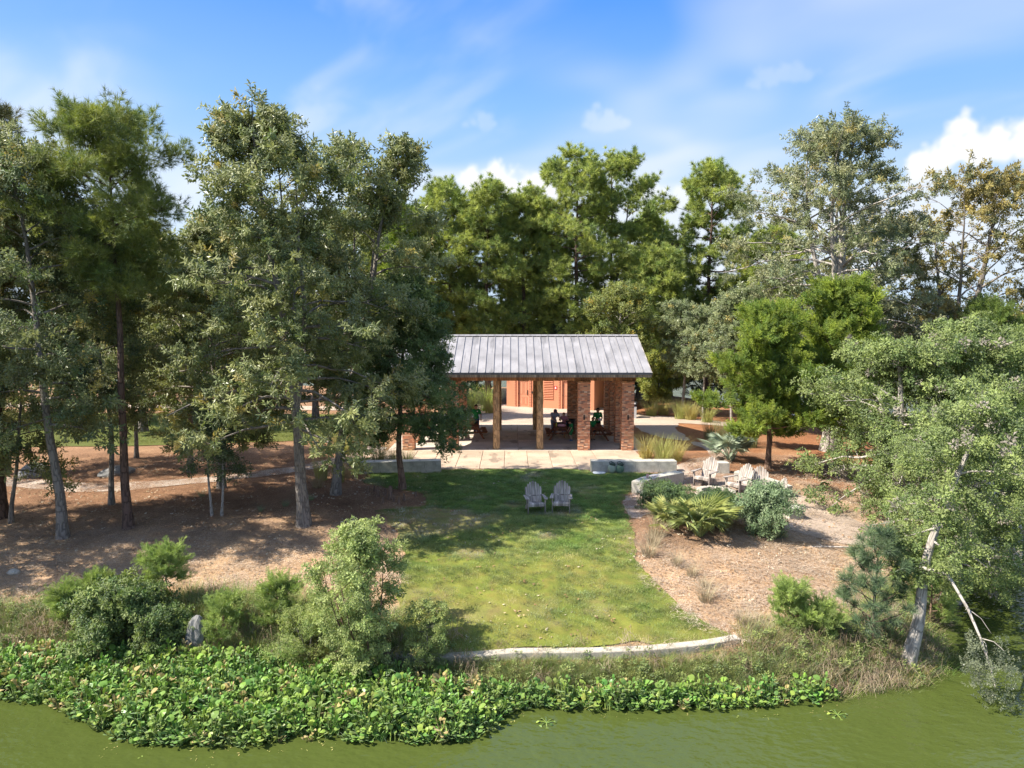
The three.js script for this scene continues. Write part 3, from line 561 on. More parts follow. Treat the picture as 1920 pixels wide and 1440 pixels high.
{ const b = thing('bottle', 'small yellow and blue bottle on the picnic table', 'bottle', [2.5, .82, -39.75]); mesh('body', new THREE.LatheGeometry([[0, 0], [.035, 0], [.035, .15], [.014, .19], [.014, .22], [0, .22]].map(([x, y]) => new THREE.Vector2(x, y)), 12), cloth(.55, .5, .08), b); mesh('cap', new THREE.CylinderGeometry(.017, .017, .025, 10).translate(0, .233, 0), cloth(.1, .25, .5), b); }
single('cardboard_box', mergeGeometries([bx(.5, .3, .36, 0, .15, 0), bx(.5, .01, .16, 0, .305, .2, .5, 0, 0), bx(.5, .01, .16, 0, .305, -.2, -.5, 0, 0)]), cloth(.38, .25, .14), 'open cardboard box on the pavilion floor beside the child', 'box', [3.25, .052, -40.3], .2);
{ const c = thing('trash_can', 'black ribbed trash can standing in the pavilion', 'trash can', [3.42, .052, -41.8]); mesh('body', new THREE.LatheGeometry([[0, 0], [.26, 0], [.31, .82], [.335, .83], [.335, .88], [.3, .88], [.25, .04], [0, .04]].map(([x, y]) => new THREE.Vector2(x, y)), 22), M.black, c); for (const s of [-1, 1]) mesh('handle', bx(.03, .05, .14, s * .345, .74, 0), M.black, c); for (let k = 0; k < 12; k++) { const a = k / 12 * 6.283; mesh('rib', bx(.02, .7, .014, Math.sin(a) * .29, .42, Math.cos(a) * .29, 0, a, 0), M.black, c); } }
{ const c = thing('litter_bin', 'dark litter bin with a light front beside the gravel path', 'litter bin', [8.35, 0, -49]); mesh('body', bevelBox(.5, .85, .5, .03), cloth(.5, .5, .5), c); mesh('hood', bevelBox(.56, .22, .56, .04).translate(0, .95, 0), M.black, c); for (const s of [-1, 1]) mesh('hood_post', bx(.04, .12, .4, s * .22, .9, 0), M.black, c); mesh('opening', bx(.34, .1, .02, 0, 1.06, .285), cloth(.7, .7, .7), c); }
for (const [x, s, l] of [[4.42, 1, 'pale green rounded cloth bag leaning on the long seat wall'], [4.8, 1.02, 'dark green rounded cloth bag leaning on the long seat wall']]) {
  const b = thing('drawstring_bag', l, 'bag', [x, .02, -31.12], s === 1 ? .3 : -.2, 'two bags against the seat wall');
  mesh('sack', blob(.36, .4, .28, x * 100 | 0, .16, 2.4), s === 1 ? cloth(.33, .37, .27) : cloth(.13, .2, .13), b);
  mesh('flap', blob(.26, .16, .2, x * 50 | 0, .2).translate(.03, .32, .02), cloth(.05, .07, .05), b);
  const mb = new MB(); mb.tube([V(-.1, .38, .04), V(-.13, .5, .03), V(-.02, .54, 0), V(.09, .47, 0), V(.1, .38, .02)], [.016, .016, .016, .016, .016], 6); mesh('strap', mb.build(), cloth(.04, .05, .05), b);
}
single('folded_cloth', blob(.6, .1, .4, 44, .3), cloth(.24, .27, .3), 'grey crumpled cloth lying on the grass by the seat wall', 'cloth', [3.85, .02, -30.95], .2);
{ const y = groundY(5.5, -28.15) + .5; const c = thing('cup', 'pink cup standing on the curved seat wall', 'cup', [5.42, y, -28.02]); mesh('body', new THREE.LatheGeometry([[0, 0], [.04, 0], [.052, .16], [.047, .16], [.036, .01], [0, .01]].map(([x, v]) => new THREE.Vector2(x, v)), 16), cloth(.62, .33, .3), c); mesh('sleeve', new THREE.CylinderGeometry(.05, .046, .06, 16, 1, true).translate(0, .08, 0), cloth(.7, .5, .45), c);
  single('folded_towel', mergeGeometries([bevelBox(.34, .03, .24, .008), bevelBox(.3, .025, .2, .008).rotateY(.2).translate(.03, .03, 0)]), cloth(.55, .5, .47), 'folded towel lying on the curved seat wall beside the cup', 'towel', [5.75, y, -28.35], .6); }

// ---------------------------------------------------------------- foliage pieces
function sprayOak(seed, n, len, leafL, leafW) { // twig with alternate long leaves, drooping a little
  const R = rand(seed), mb = new MB(); mb.tube([V(0, 0, 0), V(.02, len * .5, .01), V(.05, len, 0)], [.006, .004, .002], 3, false);
  for (let i = 0; i < n; i++) {
    const t = .2 + .8 * (i / n), a = i * 2.4 + R.in(-.5, .5), e = R.in(-.5, .75), d = V(Math.cos(a) * Math.cos(e), Math.sin(e) + .1, Math.sin(a) * Math.cos(e)).normalize();
    const o = V(.05 * t * t, len * t, 0).addScaledVector(d, .012), s = d.clone().cross(V(R.in(-.4, .4), 1, R.in(-.4, .4))).normalize();
    mb.leaf(o, d, s, leafL * R.in(.7, 1.2), leafW * R.in(.8, 1.2), R.in(.1, .35));
  }
  return mb.build();
}
function spraySmall(seed, n, len, leaf) { // twig with small broad leaves on side shoots
  const R = rand(seed), mb = new MB(); mb.tube([V(0, 0, 0), V(.02, len * .5, .02), V(.05, len, 0)], [.005, .003, .002], 3, false);
  for (let i = 0; i < n; i++) {
    const t = R.in(.05, 1), a = R() * 6.283, rad = R.in(.02, .17) * (1.1 - t * .6), o = V(.05 * t + Math.cos(a) * rad, len * t + R.in(-.03, .05), Math.sin(a) * rad);
    const e = R.in(-.3, .9), d = V(Math.cos(a) * Math.cos(e), Math.sin(e), Math.sin(a) * Math.cos(e)).normalize(), s = d.clone().cross(V(R.in(-.8, .8), 1, R.in(-.8, .8))).normalize();
    mb.leaf(o, d, s, leaf * R.in(.75, 1.25), leaf * .62 * R.in(.8, 1.2), R.in(.05, .3));
  }
  return mb.build();
}
function sprayPine(seed, tufts, needles, nl, nw, len) { // branchlet with brushes of long needles
  const R = rand(seed), mb = new MB(); mb.tube([V(0, 0, 0), V(.0, len * .5, .03), V(0, len, 0)], [.012, .009, .006], 3, false);
  for (let t = 0; t < tufts; t++) {
    const a0 = t * 2.4, out = t ? R.in(.08, .22) : 0, c = V(Math.cos(a0) * out, len * (t ? R.in(.35, .85) : 1), Math.sin(a0) * out), ax = V(Math.cos(a0) * (t ? .7 : 0), 1, Math.sin(a0) * (t ? .7 : 0)).normalize();
    for (let k = 0; k < needles; k++) {
      const d = V(R.in(-1, 1), R.in(-1, 1), R.in(-1, 1)).normalize().addScaledVector(ax, 1.0).normalize(), s = d.clone().cross(V(R.in(-1, 1), R.in(-1, 1), R.in(-1, 1))).normalize(), o = c.clone().addScaledVector(ax, R.in(-.09, .04));
      const L = nl * R.in(.7, 1.15); mb.face(o.clone().addScaledVector(s, nw / 2), o.clone().addScaledVector(d, L).add(V(0, -L * .1, 0)), o.clone().addScaledVector(s, -nw / 2));
    }
  }
  return mb.build();
}
function sprayCedar(seed, n, len, droop = 0, thin = 1) { // feathery plume of scale-leaved sprigs
  const R = rand(seed), mb = new MB(); mb.tube([V(0, 0, 0), V(0, len, 0)], [.007, .002], 3, false);
  for (let i = 0; i < n; i++) {
    const t = Math.pow(R(), .8), a = R() * 6.283, e = R.in(.25, 1.1) - droop * 1.2, d = V(Math.cos(a) * Math.cos(e), Math.sin(e), Math.sin(a) * Math.cos(e)), L = len * (.42 - .26 * t) * R.in(.7, 1.2), o = V(0, len * t, 0);
    const s = d.clone().cross(V(R.in(-1, 1), R.in(-1, 1), R.in(-1, 1))).normalize();
    mb.leaf(o, d, s, L, L * .2 * thin, .2);
    for (let k = 0; k < 4; k++) { const q = o.clone().addScaledVector(d, L * R.in(.25, .8)), d2 = d.clone().add(V(R.in(-.8, .8), R.in(-.3, .9) - droop * .8, R.in(-.8, .8))).normalize(), s2 = d2.clone().cross(V(R.in(-1, 1), R.in(-1, 1), R.in(-1, 1))).normalize(); mb.leaf(q, d2, s2, L * .5, L * .12 * thin, .15); }
  }
  return mb.build();
}
function blades(seed, n, spread, hLo, hHi, w, arch, seg = 3) { // tuft of arching grass blades
  const R = rand(seed), mb = new MB();
  for (let i = 0; i < n; i++) {
    const a = R() * 6.283, r = Math.sqrt(R()) * spread, o = V(Math.cos(a) * r, 0, Math.sin(a) * r), h = R.in(hLo, hHi), out = a + R.in(-.7, .7), b = arch * R.in(.4, 1.3) * h, d = V(Math.cos(out), 0, Math.sin(out)), s = V(-d.z, 0, d.x).multiplyScalar(w / 2);
    let p0 = o.clone(), w0 = 1;
    for (let k = 1; k <= seg; k++) { const t = k / seg, p1 = o.clone().addScaledVector(d, b * t * t).add(V(0, h * (t - .18 * arch * t * t), 0)), w1 = 1 - t; const A = p0.clone().addScaledVector(s, w0), B = p0.clone().addScaledVector(s, -w0), C = p1.clone().addScaledVector(s, -w1), D = p1.clone().addScaledVector(s, w1); if (k < seg) mb.face(A, B, C, D); else mb.face(A, B, p1); p0 = p1; w0 = w1; }
  }
  return mb.build();
}
const F = {
  oakA: sprayOak(1, 20, .42, .16, .062), oakB: sprayOak(2, 24, .5, .15, .058),
  small: spraySmall(3, 44, .45, .072), smallB: spraySmall(4, 54, .5, .06), broad: spraySmall(6, 26, .42, .105),
  pine: sprayPine(5, 5, 26, .24, .013, .42), pineFar: sprayPine(7, 3, 38, .34, .03, .6), pineYoung: sprayPine(8, 2, 70, .34, .015, .3),
  cedar: sprayCedar(9, 26, .55), cypress: sprayCedar(10, 24, .6, .75), feather: sprayCedar(11, 40, .6, -.1, .42),
};

// ---------------------------------------------------------------- trees: tapered trunk and limbs, leaf sprays on the twigs
const mixc = (a, b, t) => [lerp(a[0], b[0], t), lerp(a[1], b[1], t), lerp(a[2], b[2], t)];
const shapes = {
  round: (t) => Math.sqrt(Math.max(.02, 1 - Math.pow(2 * t - .9, 2) * .82)), broad: (t) => Math.pow(Math.sin(Math.PI * clamp(.16 + .8 * t)), .7), low: (t) => lerp(1, .34, Math.pow(t, 1.1)) * smooth(-.2, .15, t),
  cone: (t) => lerp(1, .1, t) * smooth(-.3, .2, t), top: (t) => .35 + .65 * Math.sin(Math.PI * clamp(.12 + .86 * t)), pine: (t) => (t < .35 ? .45 + .9 * t : Math.sqrt(Math.max(.03, 1 - Math.pow((t - .5) / .54, 2)))),
};
function tree(o) {
  const R = rand(o.seed), W = new MB(), list = [], h = o.h, base = V(0, -.12, 0), lean = o.lean || [0, 0], r0 = o.r0 || h * .013;
  const g = thing(o.name, o.label, o.category || 'tree', [o.x, groundY(o.x, o.z) - .02, o.z], 0, o.group);
  // leaders: one stem, or several from a fork
  const leaders = [], fk = o.fork, nlead = fk ? fk.n : 1, wob = [R() * 9, R() * 9], wv = o.wave ?? .18;
  const stem = (y) => V(lean[0] * Math.pow(Math.max(0, y) / h, 1.25) + wv * (noise(y * .35 + wob[0], 3) - .5) * 2 * smooth(0, 2, y), y, lean[1] * Math.pow(Math.max(0, y) / h, 1.25) + wv * (noise(y * .35 + wob[1], 8) - .5) * 2 * smooth(0, 2, y));
  const rad = (y) => r0 * Math.max(.06, Math.pow(1 - y / (h * 1.02), .8)) * (1 + .55 * Math.exp(-y * 5 / Math.max(.4, r0 * 14)));
  for (let l = 0; l < nlead; l++) {
    const top = l ? h * R.in(o.leadLo ?? .82, .97) : h, y0 = fk ? fk.y : 0, az = l / nlead * 6.283 + (fk?.az ?? 0), sp = fk ? fk.spread * (l ? 1 : .35) : 0, n = 13, pts = [], rr = [];
    const at = (y) => { const p = stem(y); if (y > y0) { const t = (y - y0) / (top - y0), k = sp * Math.pow(t, .75) * (1 - .25 * t); p.x += Math.cos(az) * k; p.z += Math.sin(az) * k; } return p; };
    for (let i = 0; i <= n; i++) { const t = i / n, y = (fk && l ? lerp(y0 - .15, top, t) : lerp(-.12, top, Math.pow(t, 1.15))); pts.push(at(Math.max(y, -.12))); rr.push(rad(Math.max(0, y)) * (fk && l ? .72 : 1) * (top < h ? Math.max(.1, 1 - .5 * (y / top) ** 4) : 1)); }
    W.tube(pts, rr, o.r0 > .12 || !o.r0 ? 10 : 7); leaders.push({ at, top, y0, k: l && fk ? .72 : 1 });
  }
  const env = shapes[o.shape || 'round'], c0 = o.crown, nl = o.limbs || 26, clumps = [];
  for (let k = 0; k < nl; k++) {
    const t = clamp((k + R.in(.1, .9)) / nl), y = lerp(c0, h * .95, Math.pow(t, o.bias || .92)); let L = leaders[k % nlead]; if (y < L.y0 + .1 || y > L.top) L = leaders[0]; if (y > L.top) continue;
    const s = L.at(y), e = o.r * env(t) * (o.ragged ? R.in(.3, 1.3) : R.in(.55, 1.12)), az = k * 2.39996 + R.in(-.5, .5), el = lerp(o.el0 ?? .1, o.el1 ?? .9, t) + R.in(-.15, .15), dr = o.droop ?? .25, pts = [], rr = [], rl = Math.min(rad(y) * .55 * L.k, .012 + e * .018), side = R.in(-.25, .25);
    const hd = V(Math.cos(az) + (o.sweep?.[0] || 0), 0, Math.sin(az) + (o.sweep?.[1] || 0)).normalize(), sd = V(-hd.z, 0, hd.x), ch = Math.max(.35, Math.cos(el)), rise = Math.min(Math.sin(el), (h * 1.0 - y) / e * 1.0 + .06);
    const lp = (u) => s.clone().addScaledVector(hd, e * ch * u).addScaledVector(sd, e * side * u * u).add(V(0, e * (rise * u - dr * u * u), 0));
    for (let i = 0; i <= 5; i++) { pts.push(lp(i / 5).add(V(0, i && i < 5 ? R.in(-.05, .05) * e * .4 : 0, 0))); rr.push(Math.max(.007, rl * (1 - .8 * i / 5))); }
    W.tube(pts, rr, 5, false);
    clumps.push([lp(1), hd]);
    const ns = o.sec ?? 4;
    for (let q = 0; q < ns; q++) {
      const u = R.in(o.inner ?? .3, .95), b = lp(u), ang = R.in(.4, 1.25) * (q % 2 ? 1 : -1), d = hd.clone().applyAxisAngle(UP, ang).add(V(0, R.in(-.1, .55), 0)).normalize(), len = Math.max(.2, e * R.in(.16, .36)), m = b.clone().addScaledVector(d, len);
      m.y = Math.max(m.y, (o.minY ?? .5)); W.tube([b, b.clone().lerp(m, .5).add(V(0, .04, 0)), m], [Math.max(.005, rl * .35), .007, .004], 3, false); clumps.push([m, d]);
    }
  }
  if (o.topClump !== false) for (const L of leaders) clumps.push([L.at(L.top), UP]);
  const per = o.per || 10, cr = o.clump || .55;
  for (const [c, d] of clumps) {
    const cc = cr * R.in(.65, 1.2), tone = R.in(-.5, .5), m = Math.round(per * R.in(.5, 1.4) * (R() < .12 ? .25 : 1));
    for (let i = 0; i < m; i++) {
      const v = V(R.in(-1, 1), R.in(-1, 1), R.in(-1, 1)); if (v.lengthSq() > 1) v.normalize(); v.y *= .72;
      const p = c.clone().addScaledVector(v, cc); if (p.y < (o.minY ?? .4)) continue;
      const dir = v.clone().addScaledVector(d, .5).add(V(0, o.sprayUp ?? .15, 0)).add(V(R.in(-.3, .3), R.in(-.3, .3), R.in(-.3, .3))).normalize();
      const t = clamp(.5 + tone * .7 + R.in(-.45, .45)), k = R.in(.88, 1.38); let c3 = mixc(o.c1, o.c2, t); if (o.c3 && R() < (o.p3 ?? .06)) c3 = o.c3;
      list.push({ p: p.addScaledVector(dir, -.2 * (o.scale || 1)), q: aim(dir, R() * 6.283), s: (o.scale || 1) * R.in(.75, 1.2), c: c3.map((x) => x * k) });
    }
  }
  mesh('trunk', W.build(), o.bark || M.barkGrey, g);
  const half = o.geo2 ? list.filter((_, i) => i % 2) : list;
  const crown = instances('crown', o.geo, o.mat || M.leafGloss, half, g);
  if (o.geo2) instances('crown', o.geo2, o.mat || M.leafGloss, list.filter((_, i) => !(i % 2)), g);

  return g;
}
const OAK = { geo: F.oakA, geo2: F.oakB, mat: M.leafGloss, c1: [0.116, 0.154, 0.033], c2: [0.292, 0.303, 0.097], c3: [.34, .28, .06], p3: .03, el0: .0, el1: .95, droop: .28, clump: .5, per: 6.4, scale: 1.15, limbs: 36, sec: 5 };
const PINE = { mat: M.needle, bark: M.barkPine, c1: [0.109, 0.161, 0.023], c2: [0.253, 0.276, 0.039], geo: F.pine, shape: 'pine', el0: .0, el1: .75, droop: .12, clump: .5, per: 8, limbs: 40, sec: 5, sprayUp: .7, wave: .1 };
const CEDAR = { mat: M.needle, bark: M.barkRed, c1: [.12, .20, .014], c2: [.30, .36, .02], geo: F.cedar, shape: 'low', el0: .15, el1: .9, droop: -.15, clump: .42, per: 13, ragged: true, limbs: 44, sec: 5, sprayUp: .9, minY: .7, inner: .2, name: 'red_cedar' };

// left stand (two of its oaks stand beyond the picture edge and shade the slope)
tree({ ...OAK, name: 'oak_tree', label: 'oak beyond the picture edge whose shade falls on the left slope', seed: 98, x: -18.6, z: -19.9, h: 10.5, r0: .16, crown: 2.6, r: 2.6, limbs: 30, per: 7 });
tree({ ...OAK, name: 'oak_tree', label: 'farther oak beyond the picture edge behind the walkway bend', seed: 99, x: -22.8, z: -21.6, h: 12.5, r0: .18, crown: 3, r: 3.0, limbs: 32, per: 7 });
tree({ ...OAK, name: 'oak_tree', label: 'tall oak with a grey trunk flaring at the root, left of the dark pine', seed: 101, x: -14.6, z: -22.6, h: 13.0, r0: .155, crown: 3.4, r: 3.0, shape: 'round', lean: [-1.3, -.4], limbs: 34, per: 8.5, geo: F.small, geo2: F.oakB, c1: [0.091, 0.137, 0.036], c2: [0.231, 0.242, 0.081] });
tree({ ...PINE, name: 'pine_tree', label: 'tall pine with a dark straight trunk rising above the oaks', seed: 102, x: -12.9, z: -23.4, h: 13.7, r0: .145, crown: 7.9, r: 2.3, limbs: 36, per: 6 });
tree({ ...PINE, name: 'pine_tree', label: 'pine with bronzed needles cut off by the picture edge beside the flaring oak', seed: 103, x: -17.9, z: -24.4, h: 14.6, r0: .2, crown: 7.5, r: 1.9, limbs: 26, c2: [.17, .13, .035] });
tree({ ...OAK, name: 'oak_tree', label: 'big forked oak with a thick grey trunk at the lawn edge', seed: 104, x: -7.05, z: -23.6, h: 13.8, r0: .2, crown: 3.2, r: 3.9, shape: 'low', lean: [-.7, .5], fork: { y: 4.2, n: 3, spread: 1.5, az: 2.6 }, limbs: 66, per: 6.5, el0: -.05, minY: 2.1 });
tree({ ...OAK, name: 'oak_tree', label: 'spreading oak standing behind the pale twin stems', seed: 105, x: -11.8, z: -28.4, h: 10.6, r0: .15, crown: 2.2, r: 3.2, shape: 'broad', limbs: 44, per: 8 });
tree({ ...OAK, name: 'oak_tree', label: 'slim oak by the walkway, between the flaring oak and the dark pine', seed: 106, x: -14.8, z: -25.8, h: 10.5, r0: .1, crown: 3.2, r: 2.2, limbs: 26, per: 7.5, geo: F.small, geo2: F.oakB, c1: [0.081, 0.125, 0.036] });
tree({ ...OAK, name: 'oak_tree', label: 'thin leaning oak sapling at the picture edge, left of the flaring oak', seed: 107, x: -17.2, z: -23.9, h: 6.8, r0: .075, crown: 1.7, r: 2.1, lean: [1.1, 0], limbs: 22, per: 6, geo: F.small, geo2: F.oakB, c1: [0.081, 0.125, 0.036] });
tree({ ...OAK, name: 'oak_tree', label: 'oak with a dark trunk beyond the walkway, in front of the green field', seed: 108, x: -14.4, z: -31.4, h: 9.8, r0: .13, crown: 3.0, r: 2.5, limbs: 30, per: 7.5 });
tree({ ...OAK, name: 'oak_tree', label: 'slender oak beyond the walkway near the tufted grass', seed: 109, x: -18.5, z: -34.6, h: 9.5, r0: .1, crown: 2.8, r: 2.4, limbs: 26, per: 6, c1: [0.081, 0.131, 0.036] });
tree({ ...OAK, name: 'oak_tree', label: 'oak at the picture edge beyond the walkway', seed: 110, x: -22.5, z: -31.0, h: 11.5, r0: .22, crown: 2.4, r: 3.6, limbs: 34, per: 7, geo: F.small, geo2: F.oakB, c1: [0.081, 0.125, 0.036] });
tree({ ...OAK, name: 'oak_tree', label: 'tall ragged oak leaning over the left end of the pavilion', seed: 111, x: -6.9, z: -27.3, h: 13.5, r0: .17, crown: 4.2, r: 3.0, shape: 'broad', lean: [2.6, 0], fork: { y: 5.5, n: 3, spread: 1.3, az: .4 }, limbs: 46, per: 6.5 });
tree({ name: 'bald_cypress', label: 'young bald cypress with dark drooping foliage on the lawn', category: 'tree', seed: 112, x: -4.4, z: -28.1, h: 8.4, r0: .13, crown: 2.3, r: 2.85, shape: 'low', bark: M.barkRed, geo: F.cypress, geo2: F.oakA, mat: M.leafSoft, c1: [.07, .135, .028], c2: [.17, .235, .055], el0: -.05, el1: .8, droop: .35, clump: .5, per: 9, limbs: 44, sec: 5, sprayUp: -.35, minY: .9, sweep: [.4, .1] });
for (const [x, dx, l] of [[-10.55, -.25, 'thin pale stem leaning away from its twin, under the spreading oak'], [-10.2, .3, 'thin pale stem with small leaves, twin of the leaning one']]) tree({ name: 'oak_sapling', label: l, seed: 113 + (dx > 0), x, z: -24.5, h: 3.6, r0: .05, crown: 1.5, r: .85, lean: [dx, -.2], limbs: 9, sec: 2, per: 5, clump: .3, bark: M.barkPale, geo: F.small, mat: M.leafSoft, c1: [.05, .085, .025], c2: [.1, .14, .04], group: 'twin pale stems' });
tree({ ...CEDAR, label: 'narrow bright green cedar spire behind the ragged oak', seed: 116, x: -7.5, z: -48, h: 14.8, r0: .2, crown: 2, r: 1.9, shape: 'cone', limbs: 54, per: 12, scale: 1.2 });
// behind the left stand
const farLeft = [[-28, -46, 13.5, 0], [-22.5, -43, 12.2, 1], [-17.2, -45, 12.6, 1], [-13.2, -47.5, 13, 1], [-31, -58, 15, 0], [-24.5, -60, 16, 1], [-19, -61.5, 15, 0], [-14.4, -60, 16, 1], [-36, -45, 14, 1], [-9.6, -57, 15, 0]];
const farLeftSay = ['pine in the back row behind the flaring oak', 'oak in the back row seen through the left stand', 'oak in the back row behind the dark pine', 'oak in the back row behind the forked oak', 'distant pine beyond the road behind the flaring oak', 'distant oak beyond the road behind the dark pine', 'distant pine beyond the road right of the dark pine', 'distant oak beyond the road behind the forked oak', 'oak in the back row at the picture edge', 'distant pine beyond the road left of the pavilion'];
farLeft.forEach(([x, z, h, oak], i) => tree(oak ? { ...OAK, name: 'oak_tree', label: farLeftSay[i], group: 'trees far behind the left stand', seed: 120 + i, x, z, h, r0: .22, crown: 3.2, r: 3.6, limbs: 34, sec: 4, per: 7, scale: 1.5, clump: .85, c1: [0.096, 0.160, 0.044], c2: [0.242, 0.290, 0.071] } : { ...PINE, name: 'pine_tree', label: farLeftSay[i], group: 'trees far behind the left stand', seed: 120 + i, x, z, h, r0: .22, crown: h * .42, r: 2.9, geo: F.pineFar, scale: 1.25, per: 8 }));

// pine wood behind the pavilion
const farPines = [[-5.2, -60, 18.6, 3.2, 'pine at the left end of the row behind the roof'], [-2.0, -58, 18.2, 3.0, 'second pine from the left end of the row behind the roof'], [1.0, -60, 18.0, 3.1, 'pine behind the middle of the roof, lower than its right neighbour'], [5.2, -58.5, 20.6, 3.9, 'tallest pine behind the roof, left of the twin crowns'], [8.6, -60.5, 21.0, 4.0, 'tall broad pine behind the right end of the roof'], [16.5, -60, 20.4, 3.9, 'tall pine standing alone right of the roof'], [12.6, -66, 17.0, 3.0, 'thin dark pine in the gap right of the tall broad pine'], [3.0, -66, 17.5, 3.4, 'pine in the second row behind the middle of the roof'], [-8.6, -66, 17.5, 3.2, 'pine in the second row behind the ragged oak'], [20.5, -57, 15.0, 3.2, 'lower pine between the lone pine and the great oak'], [11.2, -56.5, 12.5, 2.6, 'short pine filling the gap behind the roof corner']];
farPines.forEach(([x, z, h, r, l], i) => tree({ ...PINE, name: 'pine_tree', label: l, group: 'pine wood behind the pavilion', seed: 140 + i, x, z, h: h * .97, r0: .26, crown: h * (i === 5 ? .3 : .26), r, geo: F.pineFar, limbs: 46, sec: 7, per: 3.4, clump: .36, scale: 1.25, c1: [0.149, 0.216, 0.034], c2: [0.360, 0.398, 0.057], el0: -.15, fork: i === 4 ? { y: 9, n: 2, spread: 1.8, az: 2.8 } : undefined }));
const under = [[-4.5, -62, 6.5, .9], [2.5, -63, 6.2, .8], [7, -64, 6.5, .8], [11, -62, 6.5, .75], [14.8, -66, 7, .8], [18, -64, 7, .8], [22, -60, 8, .8]];
const underSay = ['dark understorey oak below the left pines', 'dark understorey oak behind the salmon building', 'dark understorey oak below the tall broad pine', 'understorey oak behind the roof corner', 'understorey oak at the lake shore below the thin dark pine', 'understorey oak at the lake shore below the lone pine', 'understorey oak at the lake shore behind the pale stems'];
under.forEach(([x, z, h, k], i) => tree({ ...OAK, name: 'oak_tree', label: underSay[i], group: 'understorey behind the pavilion', seed: 160 + i, x, z, h, r0: .15, crown: 1.4, r: 3.2, limbs: 26, sec: 4, per: 11, scale: 1.5, clump: .8, c1: [0.064, 0.113, 0.031], c2: [.075 * k, .095 * k, 0.055] }));
tree({ name: 'hickory_tree', label: 'yellow-green broadleaf tree rising just behind the roof ridge', seed: 170, x: 7.8, z: -50.5, h: 9.2, r0: .16, crown: 3, r: 3.0, shape: 'broad', bark: M.barkPale, geo: F.broad, geo2: F.oakA, mat: M.leafSoft, c1: [.12, .17, .02], c2: [.24, .25, .03], c3: [.4, .3, .02], p3: .04, limbs: 32, per: 11, scale: 1.3, clump: .6, el0: .2, el1: 1 });
tree({ name: 'holly_shrub', label: 'round yellow-green shrub beside the right end of the roof', category: 'shrub', seed: 171, x: 11.2, z: -55, h: 4.2, r0: .1, crown: .8, r: 1.7, shape: 'round', geo: F.broad, mat: M.leafSoft, c1: [.14, .19, .012], c2: [.28, .28, .02], limbs: 26, per: 12, clump: .45, scale: 1.1 });
const rightStems = [[13.9, -44.6, 8.4, .09, 'pale slim stem nearest the gravel path in the group of young oaks'], [14.6, -44.3, 8.8, .1, 'pale slim stem in the middle of the group of young oaks'], [15.3, -44.4, 8.2, .09, 'pale slim stem on the cedar side of the group of young oaks'], [12.9, -47.6, 7.5, .09, 'young oak with a short bent stem behind the golden grass'], [12.2, -50.5, 8.0, .12, 'young oak at the rim of the mulch behind the golden grass'], [16.6, -49.5, 8.6, .13, 'young oak with a pale trunk behind the slim stems'], [11.0, -60.5, 6.0, .16, 'small dark oak on the lake bank right of the roof']];
rightStems.forEach(([x, z, h, r0, l], i) => tree({ ...OAK, name: 'young_oak', label: l, group: 'young oaks by the lake path', seed: 180 + i, x, z, h, r0, crown: 3.0, r: 2.1, bark: M.barkPale, limbs: 26, sec: 4, per: 7, clump: .55, scale: 1.1, c1: [0.107, 0.152, 0.046], c2: [0.267, 0.294, 0.116], wave: .12 }));

// right stand
tree({ ...OAK, name: 'oak_tree', label: 'great pale-limbed oak towering over the cedars', seed: 200, x: 17.2, z: -38.2, h: 17.2, r0: .36, crown: 4.6, r: 5.6, shape: 'top', fork: { y: 6.2, n: 4, spread: 2.2, az: .5 }, limbs: 78, sec: 5, per: 6.5, clump: .62, scale: 1.2, bark: M.barkPale, c1: [0.125, 0.161, 0.056], c2: [0.293, 0.293, 0.125], el0: -.15, el1: 1.05, shapeK: 1 });
tree({ ...CEDAR, label: 'bright green cedar with a bare lower trunk beside the seating terrace', seed: 201, x: 11.9, z: -32.6, h: 7.2, r0: .13, crown: 1.5, r: 2.5, limbs: 56, per: 12 });
tree({ ...CEDAR, label: 'bright green cedar below the great oak', seed: 202, x: 15.6, z: -33.6, h: 8.6, r0: .15, crown: 1.8, r: 3.2, limbs: 60, per: 12 });
tree({ ...CEDAR, label: 'bright green cedar at the picture edge below the bronze oak', seed: 203, x: 24.2, z: -36.0, h: 9.6, r0: .17, crown: 2, r: 3.1, limbs: 58, per: 12, c1: [.07, .13, .01], c2: [.16, .22, .014] });
tree({ ...CEDAR, label: 'small cedar half hidden behind the young oaks', seed: 204, x: 17.6, z: -47, h: 10.2, r0: .15, crown: 2.4, r: 2.0, shape: 'cone', limbs: 44, per: 11, scale: 1.2 });
tree({ ...OAK, name: 'bronze_oak', label: 'tall oak with bronze autumn leaves against the clouds', seed: 205, x: 27.2, z: -42.5, h: 17.6, r0: .3, crown: 7.2, r: 5.4, shape: 'broad', fork: { y: 6.5, n: 4, spread: 3.2, az: .9 }, limbs: 46, sec: 4, per: 7, clump: .8, scale: 1.25, mat: M.leafSoft, c1: [.19, .165, .035], c2: [.35, .27, .055], c3: [.09, .10, .02], p3: .2, el0: .3, el1: 1.1 });
tree({ ...OAK, name: 'oak_tree', label: 'olive-leaved oak between the great oak and the bronze oak', seed: 206, x: 22.0, z: -43, h: 13.4, r0: .22, crown: 3.0, r: 4.3, limbs: 40, per: 7, scale: 1.3, c1: [0.102, 0.131, 0.037], c2: [0.242, 0.233, 0.084] });
const LIVE = { ...OAK, geo: F.broad, geo2: F.small, c1: [.090, .145, .024], c2: [.255, .310, .075], c3: [.3, .26, .2], p3: .05, clump: .5, per: 8, scale: 1.2, mat: M.leafSoft, bark: M.barkPale };
